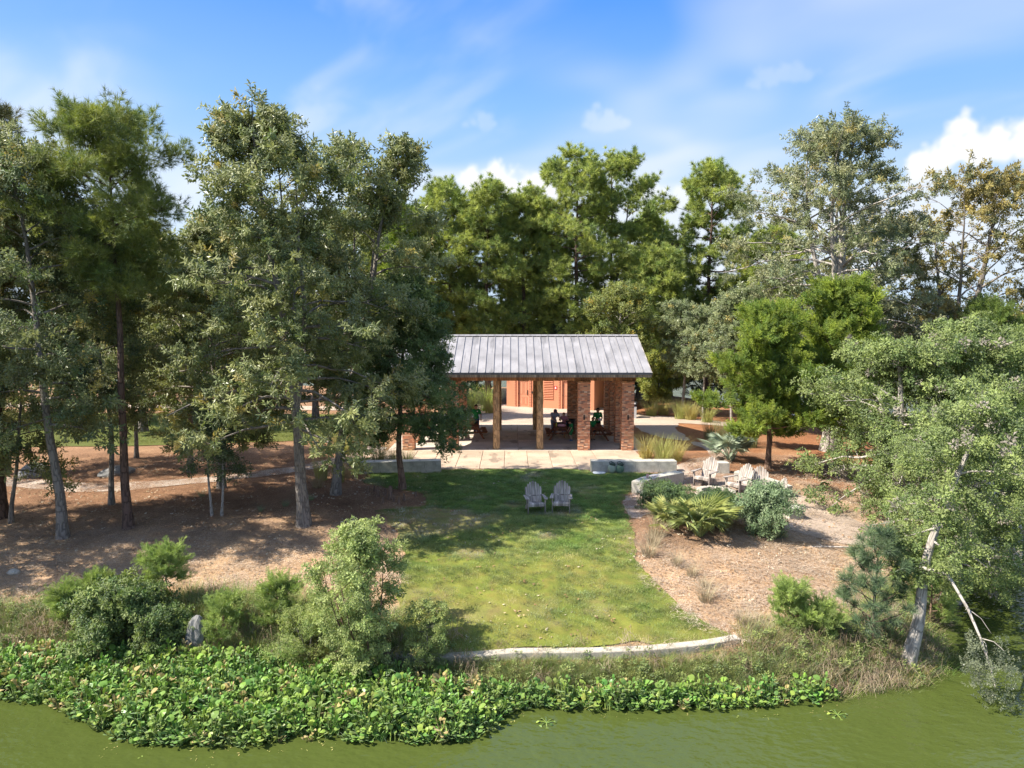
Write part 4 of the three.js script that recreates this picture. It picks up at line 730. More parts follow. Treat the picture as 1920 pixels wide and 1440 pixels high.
tree({ ...LIVE, name: 'live_oak', label: 'sprawling grey-green oak with pale twisted limbs right of the seating terrace', seed: 207, x: 14.7, z: -27.0, h: 6.6, r0: .26, crown: 1.0, r: 3.4, shape: 'broad', fork: { y: .9, n: 3, spread: 2.0, az: 2.4 }, limbs: 52, per: 7, el0: -.15, el1: .95, wave: .5, minY: .35 });
tree({ ...LIVE, name: 'live_oak', label: 'tall grey-green oak at the right lake shore', seed: 208, x: 17.0, z: -27.6, h: 7.8, r0: .2, crown: 1.4, r: 3.6, limbs: 42, per: 7, shape: 'round', el0: -.1, lean: [.3, .2], minY: .3 });
tree({ ...LIVE, name: 'live_oak', label: 'leaning shore oak with a pale trunk rooted at the pond edge', seed: 209, x: 9.45, z: -16.35, h: 6.4, r0: .15, crown: 2.3, r: 1.55, shape: 'round', lean: [2.1, -.6], limbs: 20, per: 6, el0: -.35, el1: .9, wave: .25, clump: .38, scale: .85, minY: 1.3 });
tree({ ...LIVE, name: 'live_oak', label: 'dense shore oak at the right picture edge over the water', seed: 210, x: 13.2, z: -20.6, h: 5.0, r0: .17, crown: .9, r: 2.6, limbs: 36, per: 9, el0: -.3, clump: .5, scale: .85, minY: .5 });
{ // a drooping bough of the shore oak that hangs down to the water
  const W = new MB(), g = thing('drooping_bough', 'bare pale bough drooping to a leafy tip just above the water', 'bough', [9.7, -1.6, -16.3]), list = [], R = rand(71);
  const path = [V(-.1, 2.6, 0), V(.35, 2.55, .35), V(.6, 1.9, .75), V(.72, 1.35, 1.05), V(.78, .8, 1.35), V(.8, .45, 1.5)];
  W.tube(path, [.045, .04, .032, .026, .018, .01], 7);
  for (let k = 0; k < 5; k++) { const b = path[2 + (k % 3)], e = b.clone().add(V(R.in(-.25, .4), R.in(-.5, .1), R.in(0, .4))); W.tube([b, b.clone().lerp(e, .5).add(V(.03, .06, 0)), e], [.014, .01, .005], 4); }
  for (let i = 0; i < 95; i++) { const t = Math.pow(R(), .6), c = path[3].clone().lerp(path[5], t), v = V(R.in(-1, 1), R.in(-1, 1), R.in(-1, 1)).multiplyScalar(.3 + .02 * t); const d = v.clone().normalize().add(V(0, -.3, 0)).normalize(), k = R.in(.8, 1.25); list.push({ p: c.add(v), q: aim(d, R() * 6.3), s: R.in(.4, .65), c: mixc([.07, .1, .045], [.2, .22, .11], R()).map((x) => x * k) }); }
  mesh('branch', W.build(), M.barkPale, g); instances('foliage', F.small, M.leafGloss, list, g);
}

// ---------------------------------------------------------------- shrubs and saplings near the water
tree({ name: 'sweetgum_sapling', label: 'leafy light green sapling in front of the lawn kerb', category: 'sapling', seed: 220, x: -3.35, z: -16.1, h: 3.6, r0: .04, crown: .2, r: .85, shape: 'low', ragged: true, leadLo: .5, fork: { y: .15, n: 8, spread: .95, az: .3 }, lean: [-.7, -.3], bark: M.barkRed, geo: F.small, geo2: F.broad, mat: M.leafSoft, c1: [.20, .27, .06], c2: [.42, .47, .15], limbs: 84, sec: 3, per: 4.5, clump: .17, scale: .62, el0: .5, el1: 1.1, minY: .1, bias: .8 });
tree({ name: 'willow_shrub', label: 'low leafy shrub left of the light green sapling', category: 'shrub', seed: 221, x: -4.95, z: -16.75, h: 1.2, r0: .03, crown: .1, r: .65, shape: 'round', ragged: true, fork: { y: .08, n: 5, spread: .45, az: .7 }, geo: F.small, mat: M.leafSoft, c1: [0.162, 0.230, 0.041], c2: [0.324, 0.365, 0.081], limbs: 22, sec: 3, per: 6, clump: .22, scale: .5, el0: .2, minY: .05 });
tree({ name: 'wax_myrtle', label: 'dark leafy shrub on the bank behind the water hyacinths', category: 'shrub', seed: 222, x: -10.0, z: -17.5, h: 1.25, r0: .05, crown: .15, r: 1.0, shape: 'broad', ragged: true, fork: { y: .08, n: 5, spread: .65, az: .7 }, geo: F.broad, geo2: F.oakA, mat: M.leafSoft, c1: [.07, .13, .018], c2: [.21, .26, .05], limbs: 44, sec: 4, per: 6, clump: .3, scale: .8, el0: .1, el1: 1, minY: .05 });
tree({ name: 'wax_myrtle', label: 'smaller dark shrub between the boulder and the dark leafy shrub', category: 'shrub', seed: 223, x: -8.75, z: -17.2, h: 1.0, r0: .04, crown: .1, r: .5, shape: 'round', ragged: true, fork: { y: .08, n: 5, spread: .35, az: .7 }, geo: F.broad, mat: M.leafSoft, c1: [.07, .13, .018], c2: [.21, .26, .05], limbs: 20, sec: 3, per: 5, clump: .24, scale: .7, el0: .2, minY: .05 });
tree({ name: 'round_shrub', label: 'round grey-green shrub between palmetto and gravel terrace', category: 'shrub', seed: 224, x: 8.35, z: -23.0, h: 1.5, r0: .04, crown: .1, r: .68, shape: 'round', ragged: true, fork: { y: .08, n: 5, spread: .5, az: .7 }, geo: F.small, geo2: F.broad, mat: M.leafSoft, c1: [0.105, 0.178, 0.059], c2: [0.283, 0.356, 0.178], limbs: 38, sec: 4, per: 5, clump: .26, scale: .75, el0: .15, el1: 1, minY: .05 });
tree({ name: 'low_shrub', label: 'low dark green shrub at the foot of the curved seat wall', category: 'shrub', seed: 225, x: 5.5, z: -25.2, h: .75, r0: .03, crown: .08, r: .8, shape: 'round', ragged: true, fork: { y: .08, n: 5, spread: .45, az: .7 }, geo: F.small, geo2: F.broad, mat: M.leafSoft, c1: [0.041, 0.095, 0.016], c2: [0.135, 0.203, 0.034], limbs: 26, sec: 3, per: 9, clump: .28, scale: .6, el0: .1, minY: .05 });
tree({ name: 'low_shrub', label: 'low dark green shrub tucked behind the palmetto fans', category: 'shrub', seed: 226, x: 6.9, z: -23.9, h: .9, r0: .03, crown: .08, r: .7, shape: 'round', ragged: true, fork: { y: .08, n: 5, spread: .45, az: .7 }, geo: F.small, mat: M.leafSoft, c1: [0.041, 0.095, 0.016], c2: [0.121, 0.189, 0.034], limbs: 24, sec: 3, per: 9, clump: .28, scale: .6, el0: .1, minY: .05 });
const FEATHER = { name: 'cypress_sapling', category: 'sapling', geo: F.feather, mat: M.leafSoft, bark: M.barkRed, c1: [.20, .29, .05], c2: [.37, .45, .10], shape: 'broad', limbs: 20, sec: 2, per: 3, clump: .1, scale: .7, ragged: true, el0: .3, el1: 1.1, sprayUp: .8, minY: .1 };
tree({ ...FEATHER, label: 'feathery green sapling with bare thin stems on the left bank', seed: 230, x: -9.3, z: -18.5, h: 1.6, r0: .025, crown: .75, r: .45, fork: { y: .05, n: 2, spread: .25, az: .2 }, limbs: 19,  per: 3 });
tree({ ...FEATHER, label: 'feathery yellow-green sapling beside the low leafy shrub', seed: 231, x: -5.95, z: -17.6, h: 1.2, r0: .02, crown: .2, r: .45, limbs: 16,  per: 3 });
tree({ ...FEATHER, label: 'feathery green sapling right of the boulder', seed: 232, x: -7.3, z: -17.3, h: 1.1, r0: .02, crown: .1, r: .5, limbs: 16,  per: 3 });
tree({ ...FEATHER, label: 'tiny feathery sapling above the dark leafy shrub', seed: 233, x: -11.5, z: -19.0, h: .6, r0: .012, crown: .1, r: .2, limbs: 6, per: 4 });
tree({ ...FEATHER, label: 'feathery sapling at the left edge of the dark leafy shrub', seed: 234, x: -11.55, z: -17.9, h: .95, r0: .015, crown: .1, r: .35, limbs: 11, per: 3 });
tree({ ...FEATHER, label: 'feathery light green sapling on the dry right bank', seed: 235, x: 6.95, z: -17.0, h: 1.2, r0: .02, crown: .15, r: .42, limbs: 17,  per: 3 });
tree({ ...FEATHER, label: 'smaller feathery sapling right of the light green one', seed: 236, x: 7.6, z: -16.75, h: .8, r0: .015, crown: .1, r: .3, limbs: 11, per: 3 });
tree({ ...FEATHER, label: 'large feathery yellow-green shrub behind the leaning shore oak', category: 'shrub', seed: 237, x: 11.3, z: -18.6, h: 2.2, r0: .03, crown: .2, r: .9, limbs: 24,  per: 3, scale: .7, c3: [.32, .2, .09], p3: .1 });
tree({ ...PINE, name: 'young_pine', category: 'tree', label: 'young pine with long blue-green needles beside the leaning shore oak', seed: 240, x: 8.75, z: -16.6, h: 2.75, r0: .05, crown: .35, r: 1.0, shape: 'low', geo: F.pineYoung, c1: [.05, .10, .035], c2: [.14, .20, .075], limbs: 30, sec: 2, per: 1.2, clump: .06, scale: .82, el0: .3, el1: 1.1, droop: -.1, minY: .25, sprayUp: .5 });
tree({ ...PINE, name: 'young_pine', category: 'tree', label: 'small pale green pine seedling between cedar and slim pale stems', seed: 241, x: 14.2, z: -38.5, h: 3.2, r0: .05, crown: .5, r: 1.1, shape: 'low', geo: F.pineYoung, c1: [0.130, 0.221, 0.026], c2: [0.260, 0.338, 0.052], limbs: 26, sec: 2, per: 3, clump: .2, scale: 1, el0: .3, el1: 1.1, minY: .3 });
tree({ ...OAK, name: 'oak_sapling', label: 'leafy yellow-green sapling at the brink of the lawn kerb', category: 'sapling', seed: 242, x: -2.0, z: -16.15, h: 1.5, r0: .02, crown: .15, r: .5, geo: F.small, geo2: F.broad, mat: M.leafSoft, c1: [0.155, 0.232, 0.046], c2: [0.341, 0.372, 0.093], limbs: 18, sec: 2, per: 6, clump: .22, scale: .5, minY: .05 });

// palmettos: fans of stiff leaflets on stalks
function fanGeo(seed, n = 20) {
  const R = rand(seed), mb = new MB(), st = .62; mb.tube([V(0, 0, 0), V(0, st * .55, .02), V(0, st, .1)], [.012, .01, .008], 4, false);
  for (let i = 0; i < n; i++) { const a = lerp(-2.2, 2.2, i / (n - 1)) + R.in(-.03, .03), d = V(Math.sin(a), Math.cos(a) * .85, .35 + .15 * Math.cos(a)).normalize(), L = R.in(.36, .5) * (1 - .12 * Math.abs(a) / 2.2), s = V(Math.cos(a), -Math.sin(a), 0).normalize(), o = V(0, st, .1); mb.leaf(o, d, s, L, .034, .28); }
  return mb.build();
}
const fans = [fanGeo(1), fanGeo(2, 18), fanGeo(3, 22)];
function palmetto(label, x, z, n, sc, c1, c2, seed) {
  const t = thing('palmetto', label, 'palmetto', [x, groundY(x, z), z]), R = rand(seed);
  for (let i = 0; i < n; i++) { const m = phys({ color: rgb(...mixc(c1, c2, R())), roughness: .95, transmission: .22, thickness: 0, clearcoat: .4, clearcoatRoughness: .4 }); const f = mesh('frond', fans[i % 3], m, t); const a = i * 2.4, lean = R.in(.25, .95) * Math.sqrt(i / n) * 1.1; f.rotation.set(lean, a, 0, 'YXZ'); f.scale.setScalar(sc * R.in(.8, 1.15)); f.position.set(Math.sin(a) * .12 * R(), .02, Math.cos(a) * .12 * R()); }
}
palmetto('large palmetto with yellow-green fans below the fire pit', 6.05, -22.4, 34, 1.45, [0.130, 0.182, 0.039], [0.390, 0.416, 0.104], 1);
palmetto('palmetto clump with pale fans leaning over the dry bank', 5.25, -22.9, 20, 1.15, [0.156, 0.195, 0.039], [0.429, 0.429, 0.117], 2);
palmetto('palmetto fans growing close behind the large palmetto', 6.6, -23.2, 18, 1.2, [0.117, 0.169, 0.039], [0.338, 0.364, 0.091], 3);
palmetto('silvery blue palmetto on the red mulch beside the cedar', 10.6, -34.0, 34, 1.5, [0.234, 0.299, 0.195], [0.468, 0.533, 0.364], 4);

// ornamental grass clumps
const G = { muhly: blades(21, 230, .22, .6, 1.05, .012, .75, 4), reed: blades(22, 240, .3, .7, 1.2, .014, .4, 4), dryTuft: blades(23, 130, .12, .25, .55, .009, .9, 3), tall: blades(24, 160, .25, .7, 1.25, .02, .3, 4) };
const grassMat = {}; function gm(c) { const k = c.join(); return grassMat[k] ??= phys({ color: rgb(...c), roughness: .95, transmission: .25, thickness: 0, side: THREE.DoubleSide }); }
function clump(geo, x, z, s, c, label, group, sy = 1) { const m = single('grass_clump', geo, gm(c), label, 'grass', [x, groundY(x, z) - .03, z], x * 7, group); m.scale.set(s, s * sy, s); return m; }
const gold = [.42, .36, .10], goldGreen = [.32, .33, .08], tanG = [.38, .29, .17], olive = [.2, .21, .07];
[[6.6, -34.6, 1.5, gold], [7.3, -34.2, 1.6, goldGreen], [7.9, -33.9, 1.45, gold], [7.2, -33.3, 1.2, goldGreen]].forEach(([x, z, s, c], i) => clump(G.muhly, x, z, s, c, ['golden arching grass against the front brick pillar corner', 'green-gold arching grass in the middle of the clump behind the long seat wall', 'golden arching grass beside the gravel path behind the long seat wall', 'lowest green-gold grass right behind the long seat wall'][i], 'golden grass behind the long seat wall'));
[[9.9, -50.2, 1.7], [10.9, -50.8, 1.7], [11.6, -48.6, 1.8], [12.2, -48.2, 1.7], [13.0, -47.0, 1.6]].forEach(([x, z, s], i) => clump(G.muhly, x, z, s, i % 2 ? gold : goldGreen, ['green-gold arching grass beside the litter bin', 'golden arching grass between litter bin and round shrub', 'green-gold arching grass in the middle of the mulch above the lake path', 'golden arching grass next to the young oak with a bent stem', 'green-gold arching grass nearest the pale slim stems'][i], 'golden grass along the lake path'));
[[11.4, -40.4], [12.0, -40.0], [12.7, -39.8], [12.2, -38.9], [13.0, -38.8], [12.8, -37.8], [11.9, -38.1]].forEach(([x, z]) => clump(G.reed, x, z, 1.25, olive, 'upright olive grass in the bed between the two gravel paths', 'olive grass between the gravel paths'));
[[-3.6, -50.2, 1.9, goldGreen], [-2.7, -51.0, 2.0, goldGreen], [-3.2, -52.6, 2.2, [.3, .36, .05]], [-1.9, -53.0, 2.1, [.28, .36, .05]], [-4.4, -53.2, 2.2, goldGreen], [-1.6, -51.6, 1.7, gold], [-4.6, -51.4, 2.0, gold]].forEach(([x, z, s, c]) => clump(G.muhly, x, z, s, c, 'tall yellow grass left of the salmon building', 'yellow grass left of the salmon building', 1.15));
[[-7.9, -36.4, 1.5, tanG], [-8.6, -35.7, 1.5, goldGreen], [-9.0, -36.6, 1.5, gold], [-8.3, -37.6, 1.4, gold]].forEach(([x, z, s, c], i) => clump(G.muhly, x, z, s, c, ['tan grass at the bend of the left walkway', 'green-gold grass in front of the tan walkway grass', 'golden grass farthest from the left walkway', 'golden grass behind the tan walkway grass'][i], 'grass beside the left walkway'));
[[-6.3, -33.2, 1.2], [-5.5, -32.6, 1.1], [-4.9, -32.5, 1.0]].forEach(([x, z, s], i) => clump(G.reed, x, z, s, olive, ['taller green grass at the outer end behind the cypress seat wall', 'green grass midway behind the cypress seat wall', 'shortest green grass close behind the cypress seat wall'][i], 'green grass behind the cypress seat wall'));
[[-7.3, -29.4, 1.0], [-7.1, -30.2, 1.1], [-8.1, -29.8, 1.1], [-7.9, -28.4, .9], [-6.9, -31.0, 1.2]].forEach(([x, z, s], i) => clump(i % 2 ? G.muhly : G.tall, x, z, s, i % 2 ? tanG : goldGreen, ['green upright grass before the end of the cypress seat wall', 'tan straggling grass near the end of the cypress seat wall', 'green upright grass farther from the cypress seat wall under the oaks', 'low tan straggling grass under the forked oak', 'tall green grass touching the end of the cypress seat wall'][i], 'grass at the end of the cypress seat wall'));
clump(G.muhly, -17.2, -36.3, 1.5, [.4, .38, .14], 'arching tan grass standing before the green field', null);
[[-4.5, -22.9, 1.2], [-4.2, -21.3, 1.2], [-4.6, -20.6, 1.3], [-4.0, -22.1, .9], [-4.4, -19.7, 1.1], [-4.9, -21.7, 1.0]].forEach(([x, z, s]) => clump(G.dryTuft, x, z, s, [.26, .2, .11], 'dry tuft along the left lawn edge', 'dry tufts along the left lawn edge'));
[[4.1, -20.8, 1.6], [4.8, -20.2, 1.2], [5.1, -19.6, 1.1], [5.15, -18.3, 1.5], [5.8, -17.3, 1.2], [4.6, -22.3, 1.7], [4.4, -21.6, 1.5], [4.9, -23.4, 1.5], [5.3, -19.0, .9]].forEach(([x, z, s]) => clump(G.dryTuft, x, z, s, [.33, .27, .16], 'dry grass tuft along the right lawn edge', 'dry tufts along the right lawn edge'));
[[-8.3, -25.6, .8], [-9.0, -25.0, .7], [-7.6, -26.4, .8], [-12.0, -27.0, .9]].forEach(([x, z, s], i) => clump(G.dryTuft, x, z, s, [.22, .27, .13], ['green tuft on the needles beside the forked oak', 'smaller green tuft between forked oak and twin pale stems', 'green tuft on the needles near the grass of the seat wall', 'green tuft beside the walkway behind the twin pale stems'][i], 'green tufts under the oaks'));

// cypress knees
{ const knee = (h, r) => new THREE.LatheGeometry([[r, -.05], [r * .92, .05], [r * .7, h * .4], [r * .6, h * .7], [r * .5, h * .92], [r * .25, h], [0, h * 1.01]].map(([x, y]) => new THREE.Vector2(x, y)), 9);
  for (const [x, z, h, r] of [[-5.67, -27.5, .3, .07], [-5.19, -26.95, .42, .09], [-4.93, -27.1, .3, .06], [-4.62, -26.5, .55, .12], [-4.46, -26.2, .3, .06], [-4.2, -25.9, .28, .06], [-4.06, -26.3, .26, .07], [-5.48, -27.8, .25, .06], [-4.73, -27.5, .3, .06], [-4.79, -25.9, .25, .06], [-3.7, -26.9, .22, .06]]) single('cypress_knee', knee(h, r), M.barkRed, h > .5 ? 'tallest woody knee beside the bald cypress trunk' : h > .4 ? 'second tallest woody knee near the bald cypress' : 'small brown woody knee poking up near the bald cypress', 'cypress knee', [x, groundY(x, z), z], x * 9, 'cypress knees around the bald cypress'); }
// stones
function rock(w, h, d, seed) { const g = new THREE.IcosahedronGeometry(1, 3), p = g.attributes.position; for (let i = 0; i < p.count; i++) { const v = V(p.getX(i), p.getY(i), p.getZ(i)), k = 1 + .35 * (fbm(v.x * 1.3 + seed, v.y * 1.3 + v.z * 1.1 + seed, 3) - .5) * 2; p.setXYZ(i, v.x * k * w / 2, v.y * k * h / 2, v.z * k * d / 2); } g.computeVertexNormals(); return boxUV(g); }
single('boulder', rock(.5, 1.35, .5, 4), M.stone, 'tall grey boulder standing among the weeds on the bank', 'boulder', [-7.95, -1.2, -17.15], .4);
single('rock', rock(.35, .2, .28, 9), M.kerb, 'small pale rock on the left slope', 'rock', [-14.55, groundY(-14.55, -20.2) + .05, -20.2]);
single('boulder', rock(1.3, .8, .9, 6), M.stone, 'grey boulder beside the walkway at the picture edge', 'boulder', [-20.6, .15, -30.4], .3);
single('boulder', rock(1.5, .5, .9, 7), M.stone, 'flat grey boulder beside the walkway behind the flaring oak', 'boulder', [-17.4, .1, -30.9], 1.1);
{ const W = new MB(); W.tube([V(-.6, .03, .3), V(-.1, .06, .05), V(.5, .05, -.35)], [.016, .022, .02], 6); W.tube([V(-.1, .06, .05), V(-.3, .08, -.2)], [.012, .005], 5); single('fallen_branch', W.build(), M.barkPale, 'pale fallen branch lying on the dry bank', 'branch', [10.2, groundY(10.2, -22.4), -22.4], -.6).scale.setScalar(1.3); }
{ const W = new MB(); W.tube([V(-.5, .02, 0), V(0, .05, .1), V(.5, .03, .0)], [.012, .018, .01], 5); single('fallen_branch', W.build(), M.barkRed, 'brown fallen branch on the left slope below the pine', 'branch', [-6.6, groundY(-6.6, -19.6), -19.6], .3); }

// ---------------------------------------------------------------- ground cover (uncountable)
function scatter(n, x0, x1, z0, z1, seed, test, make) { const R = rand(seed), out = []; for (let i = 0, g = 0; i < n && g < n * 12; g++) { const x = R.in(x0, x1), z = R.in(z0, z1); if (!test(x, z, R)) continue; const e = make(x, z, R); if (e) out.push(e); i++; } return out; }
const inLawn = (x, z) => insidePoly(LAWN, x, z) && edgeDist(LAWN, x, z) > .05;
{ // short turf on the lawn
  const g = blades(41, 60, .22, .03, .10, .010, .7, 2);
  const list = scatter(5200, -6.4, 7.3, -31.6, -16.0, 42, inLawn, (x, z, R) => { const c = lawnColor(x, z).map((v) => v * .62); if (c[0] > .31 && R() < .8) return null; return { p: onGround(x, z, .022), q: rot(R() * 6.3), s: V(1, R.in(.6, 1.3), 1), c: ((k) => [c[0] * k * R.in(.8, 1.2), c[1] * k, c[2] * k])(R.in(.55, 1.35)) }; });
  tag(instances('turf_grass', g, gm([1, 1, 1]), list), 'short grass growing on the lawn', 'grass', null, 'stuff');
}
{ // loose pine straw lying on the mulch
  const R = rand(43), mb = new MB();
  for (let i = 0; i < 46; i++) { const a = R() * 6.283, o = V(R.in(-.32, .32), R.in(.005, .04), R.in(-.32, .32)), d = V(Math.cos(a), R.in(-.1, .12), Math.sin(a)), s = V(-d.z, 0, d.x).multiplyScalar(.0045), L = R.in(.1, .22); mb.face(o.clone().add(s), o.clone().addScaledVector(d, L), o.clone().sub(s)); }
  const noGo = (x, z) => inLawn(x, z) || (z < -31 && x > -7 && x < 8) || groundY(x, z) < -1.4;
  const list = scatter(8500, -22, 17, -36, -16.4, 44, (x, z) => !noGo(x, z), (x, z, R) => { const k = R.in(.5, 1.2), pale = smooth(9, 4, inland(x, z)) * R.in(.5, 1); return { p: onGround(x, z, .012), q: rot(R() * 6.3), s: R.in(.7, 1.3), c: mixc([.32, .17, .09], [.58, .47, .35], pale).map((v) => v * k) }; });
  tag(instances('pine_straw', mb.build(), M.dry, list), 'loose pine needles lying on the ground', 'pine straw', null, 'stuff');
  // fallen leaves
  const lf = new MB(); for (let i = 0; i < 5; i++) { const a = R() * 6.283, d = V(Math.cos(a), .15, Math.sin(a)).normalize(), s = V(-d.z, R.in(-.3, .3), d.x).normalize(); lf.leaf(V(R.in(-.25, .25), .012, R.in(-.25, .25)), d, s, .09, .045, .3); }
  const l2 = scatter(2300, -20, 16, -35, -16.4, 45, (x, z) => groundY(x, z) > -1.3 && !(z < -31.8 && x > -7 && x < 8), (x, z, R) => (inLawn(x, z) && R() < .72 ? null : { p: onGround(x, z, .03), q: rot(R() * 6.3), s: R.in(.6, 1.2), c: [[.4, .3, .17], [.3, .17, .08], [.5, .42, .3], [.22, .13, .07]][Math.floor(R() * 4)] }));
  tag(instances('fallen_leaves', lf.build(), M.dry, l2), 'fallen leaves scattered on mulch and lawn', 'leaves', null, 'stuff');
}
{ // field grass far left, so that the field is not bare
  const list = scatter(900, -34, -10, -51, -39, 46, (x, z) => groundY(x, z) > -.2, (x, z, R) => ({ p: onGround(x, z, .02), q: rot(R() * 6.3), s: V(1.6, R.in(1, 2), 1.6), c: [.2 * R.in(.8, 1.2), .24 * R.in(.8, 1.2), .05] }));
  tag(instances('field_grass', blades(47, 70, .5, .04, .1, .012, .6, 2), gm([1, 1, 1]), list), 'grass of the open field beyond the trees', 'grass', null, 'stuff');
}

// water hyacinths: rosettes of cupped round leaves floating along the bank
const MAT1 = [[-16, -18.3], [-16, -15.2], [-11.2, -14.95], [-10.1, -14.85], [-9.2, -14.35], [-8.3, -13.75], [-7.2, -13.4], [-6.0, -13.3], [-5.2, -13.35], [-4.4, -13.6], [-3.2, -13.5], [-2.0, -13.45], [-.9, -13.5], [-.45, -13.95], [-.15, -14.5], [.4, -14.75], [1.4, -14.65], [2.6, -14.6], [3.6, -14.72], [4.8, -14.72], [6.0, -14.85], [7.1, -15.05], [7.6, -15.3], [7.0, -15.55], [5.0, -15.45], [3.0, -15.3], [1, -15.35], [-.6, -15.5], [-2.4, -15.9], [-4.2, -16.3], [-6, -16.9], [-8.5, -17.25], [-11, -17.2], [-13, -17.3]];
{
  const R = rand(51);
  const blade = (mb, o, dir, size, tilt) => { // cupped roundish blade facing dir, tilted up
    const n = 9, f = dir.clone().multiplyScalar(Math.cos(tilt)).add(V(0, Math.sin(tilt), 0)), s = V(-dir.z, 0, dir.x), nrm = s.clone().cross(f).normalize(), c = o.clone().addScaledVector(f, size * .5).addScaledVector(nrm, size * .09);
    const ring = []; for (let i = 0; i <= n; i++) { const a = i / n * 6.283, wv = 1 + .05 * Math.sin(a * 3 + size * 50); ring.push(o.clone().addScaledVector(f, size * (.5 - .52 * Math.cos(a)) * wv).addScaledVector(s, size * .47 * Math.sin(a) * wv).addScaledVector(nrm, -size * .05 * Math.cos(2 * a))); }
    for (let i = 0; i < n; i++) mb.face(c, ring[i], ring[i + 1]);
  };
  const rosette = (n, hLo, hHi) => { const mb = new MB(); for (let i = 0; i < n; i++) { const a = i * 2.4 + R.in(-.4, .4), out = R.in(.05, .17), h = R.in(hLo, hHi), d = V(Math.cos(a), 0, Math.sin(a)), top = V(d.x * out, h, d.z * out); mb.tube([V(d.x * .02, 0, d.z * .02), V(d.x * out * .6, h * .55, d.z * out * .6), top], [.008, .009, .005], 4, false); const face = V(Math.cos(a + R.in(-.6, .6)), 0, Math.sin(a + R.in(-.6, .6))); blade(mb, top, face, R.in(.07, .135), R.in(.1, 1.35)); } return mb.build(); };
  const kinds = [rosette(8, .12, .34), rosette(9, .16, .44), rosette(7, .05, .18)];
  const ok = (x, z) => insidePoly(MAT1, x, z);
  const mat = new THREE.Group(); mat.name = 'water_hyacinth_mat'; scene.add(mat); tag(mat, 'dense mat of round-leaved water hyacinths floating along the bank', 'water plants', null, 'stuff');
  const all = scatter(3300, -15, 7.8, -17.6, -13.2, 52, ok, (x, z, Q) => { const e = edgeDist(MAT1, x, z), rim = smooth(.45, 0, e), nearBank = z < -15.2 && x > -1; return { x, z, k: rim > Q() ? 2 : Q() < .5 ? 0 : 1, p: V(x, WATER_Y - .02 + .1 * Q() * (1 - rim), z), q: rot(Q() * 6.3, Q.in(-.18, .18), Q.in(-.18, .18)), s: Q.in(.6, 1.15) * (nearBank ? .9 : 1), c: (() => { const t = Q(), c = mixc([.08, .18, .018], [.215, .325, .028], t * .8 + .35 * (fbm(x * 1.2, z * 1.2, 2) - .3)); return Q() < .06 ? [.36, .27, .09] : c.map((v) => v * Q.in(.8, 1.15)); })() }; });
  kinds.forEach((g, k) => instances('rosettes', g, M.hyacinth, all.filter((e) => e.k === k), mat));
  // the foremost leaves, one by one
  const leaves = []; for (let i = 0; i < 4; i++) { const mb = new MB(), tilt = [.3, .7, 1.0, 1.2][i]; mb.tube([V(0, 0, 0), V(0, .12, .02), V(0, .22, .05)], [.011, .013, .006], 4, false); blade(mb, V(0, .22, .05), V(0, 0, 1), .11, tilt); leaves.push(mb.build()); }
  const tones = []; for (let i = 0; i < 8; i++) { const m = M.hyacinth.clone(); m.color.setRGB(...mixc([.07, .15, .016], [.27, .36, .04], i / 7)); tones.push(m); }
  const Q = rand(53); let made = 0;
  for (let g = 0; g < 9000 && made < 300; g++) { const x = Q.in(-10.5, 7.2), z = Q.in(-15.0, -13.2); if (!ok(x, z)) continue; const e = edgeDist(MAT1, x, z); if (e > .55 || (x > -.4 && z < -15.0)) continue; const m = mesh('leaf', leaves[made % 4], tones[Math.floor(Q() * 8)], mat); m.position.set(x, WATER_Y + .0, z); m.rotation.set(Q.in(-.4, .4), Q() * 6.283, Q.in(-.4, .4), 'YXZ'); m.scale.setScalar(Q.in(.75, 1.2)); made++; }
  // a sprig that has drifted off
  for (const [x, z, l] of [[.72, -14.2, 'loose hyacinth sprig drifting in front of the mat'], [6.95, -14.5, 'loose hyacinth sprig drifting near the tangled right bank']]) { const t = thing('hyacinth_sprig', l, 'water plant', [x, WATER_Y, z], x); for (let i = 0; i < 8; i++) { const f = mesh('leaf', leaves[i % 2], tones[(i * 3) % 8], t); f.rotation.set(1.0 + .1 * i % .4, i * .8, 0, 'YXZ'); f.scale.setScalar(.6 + .08 * (i % 4)); } }
}
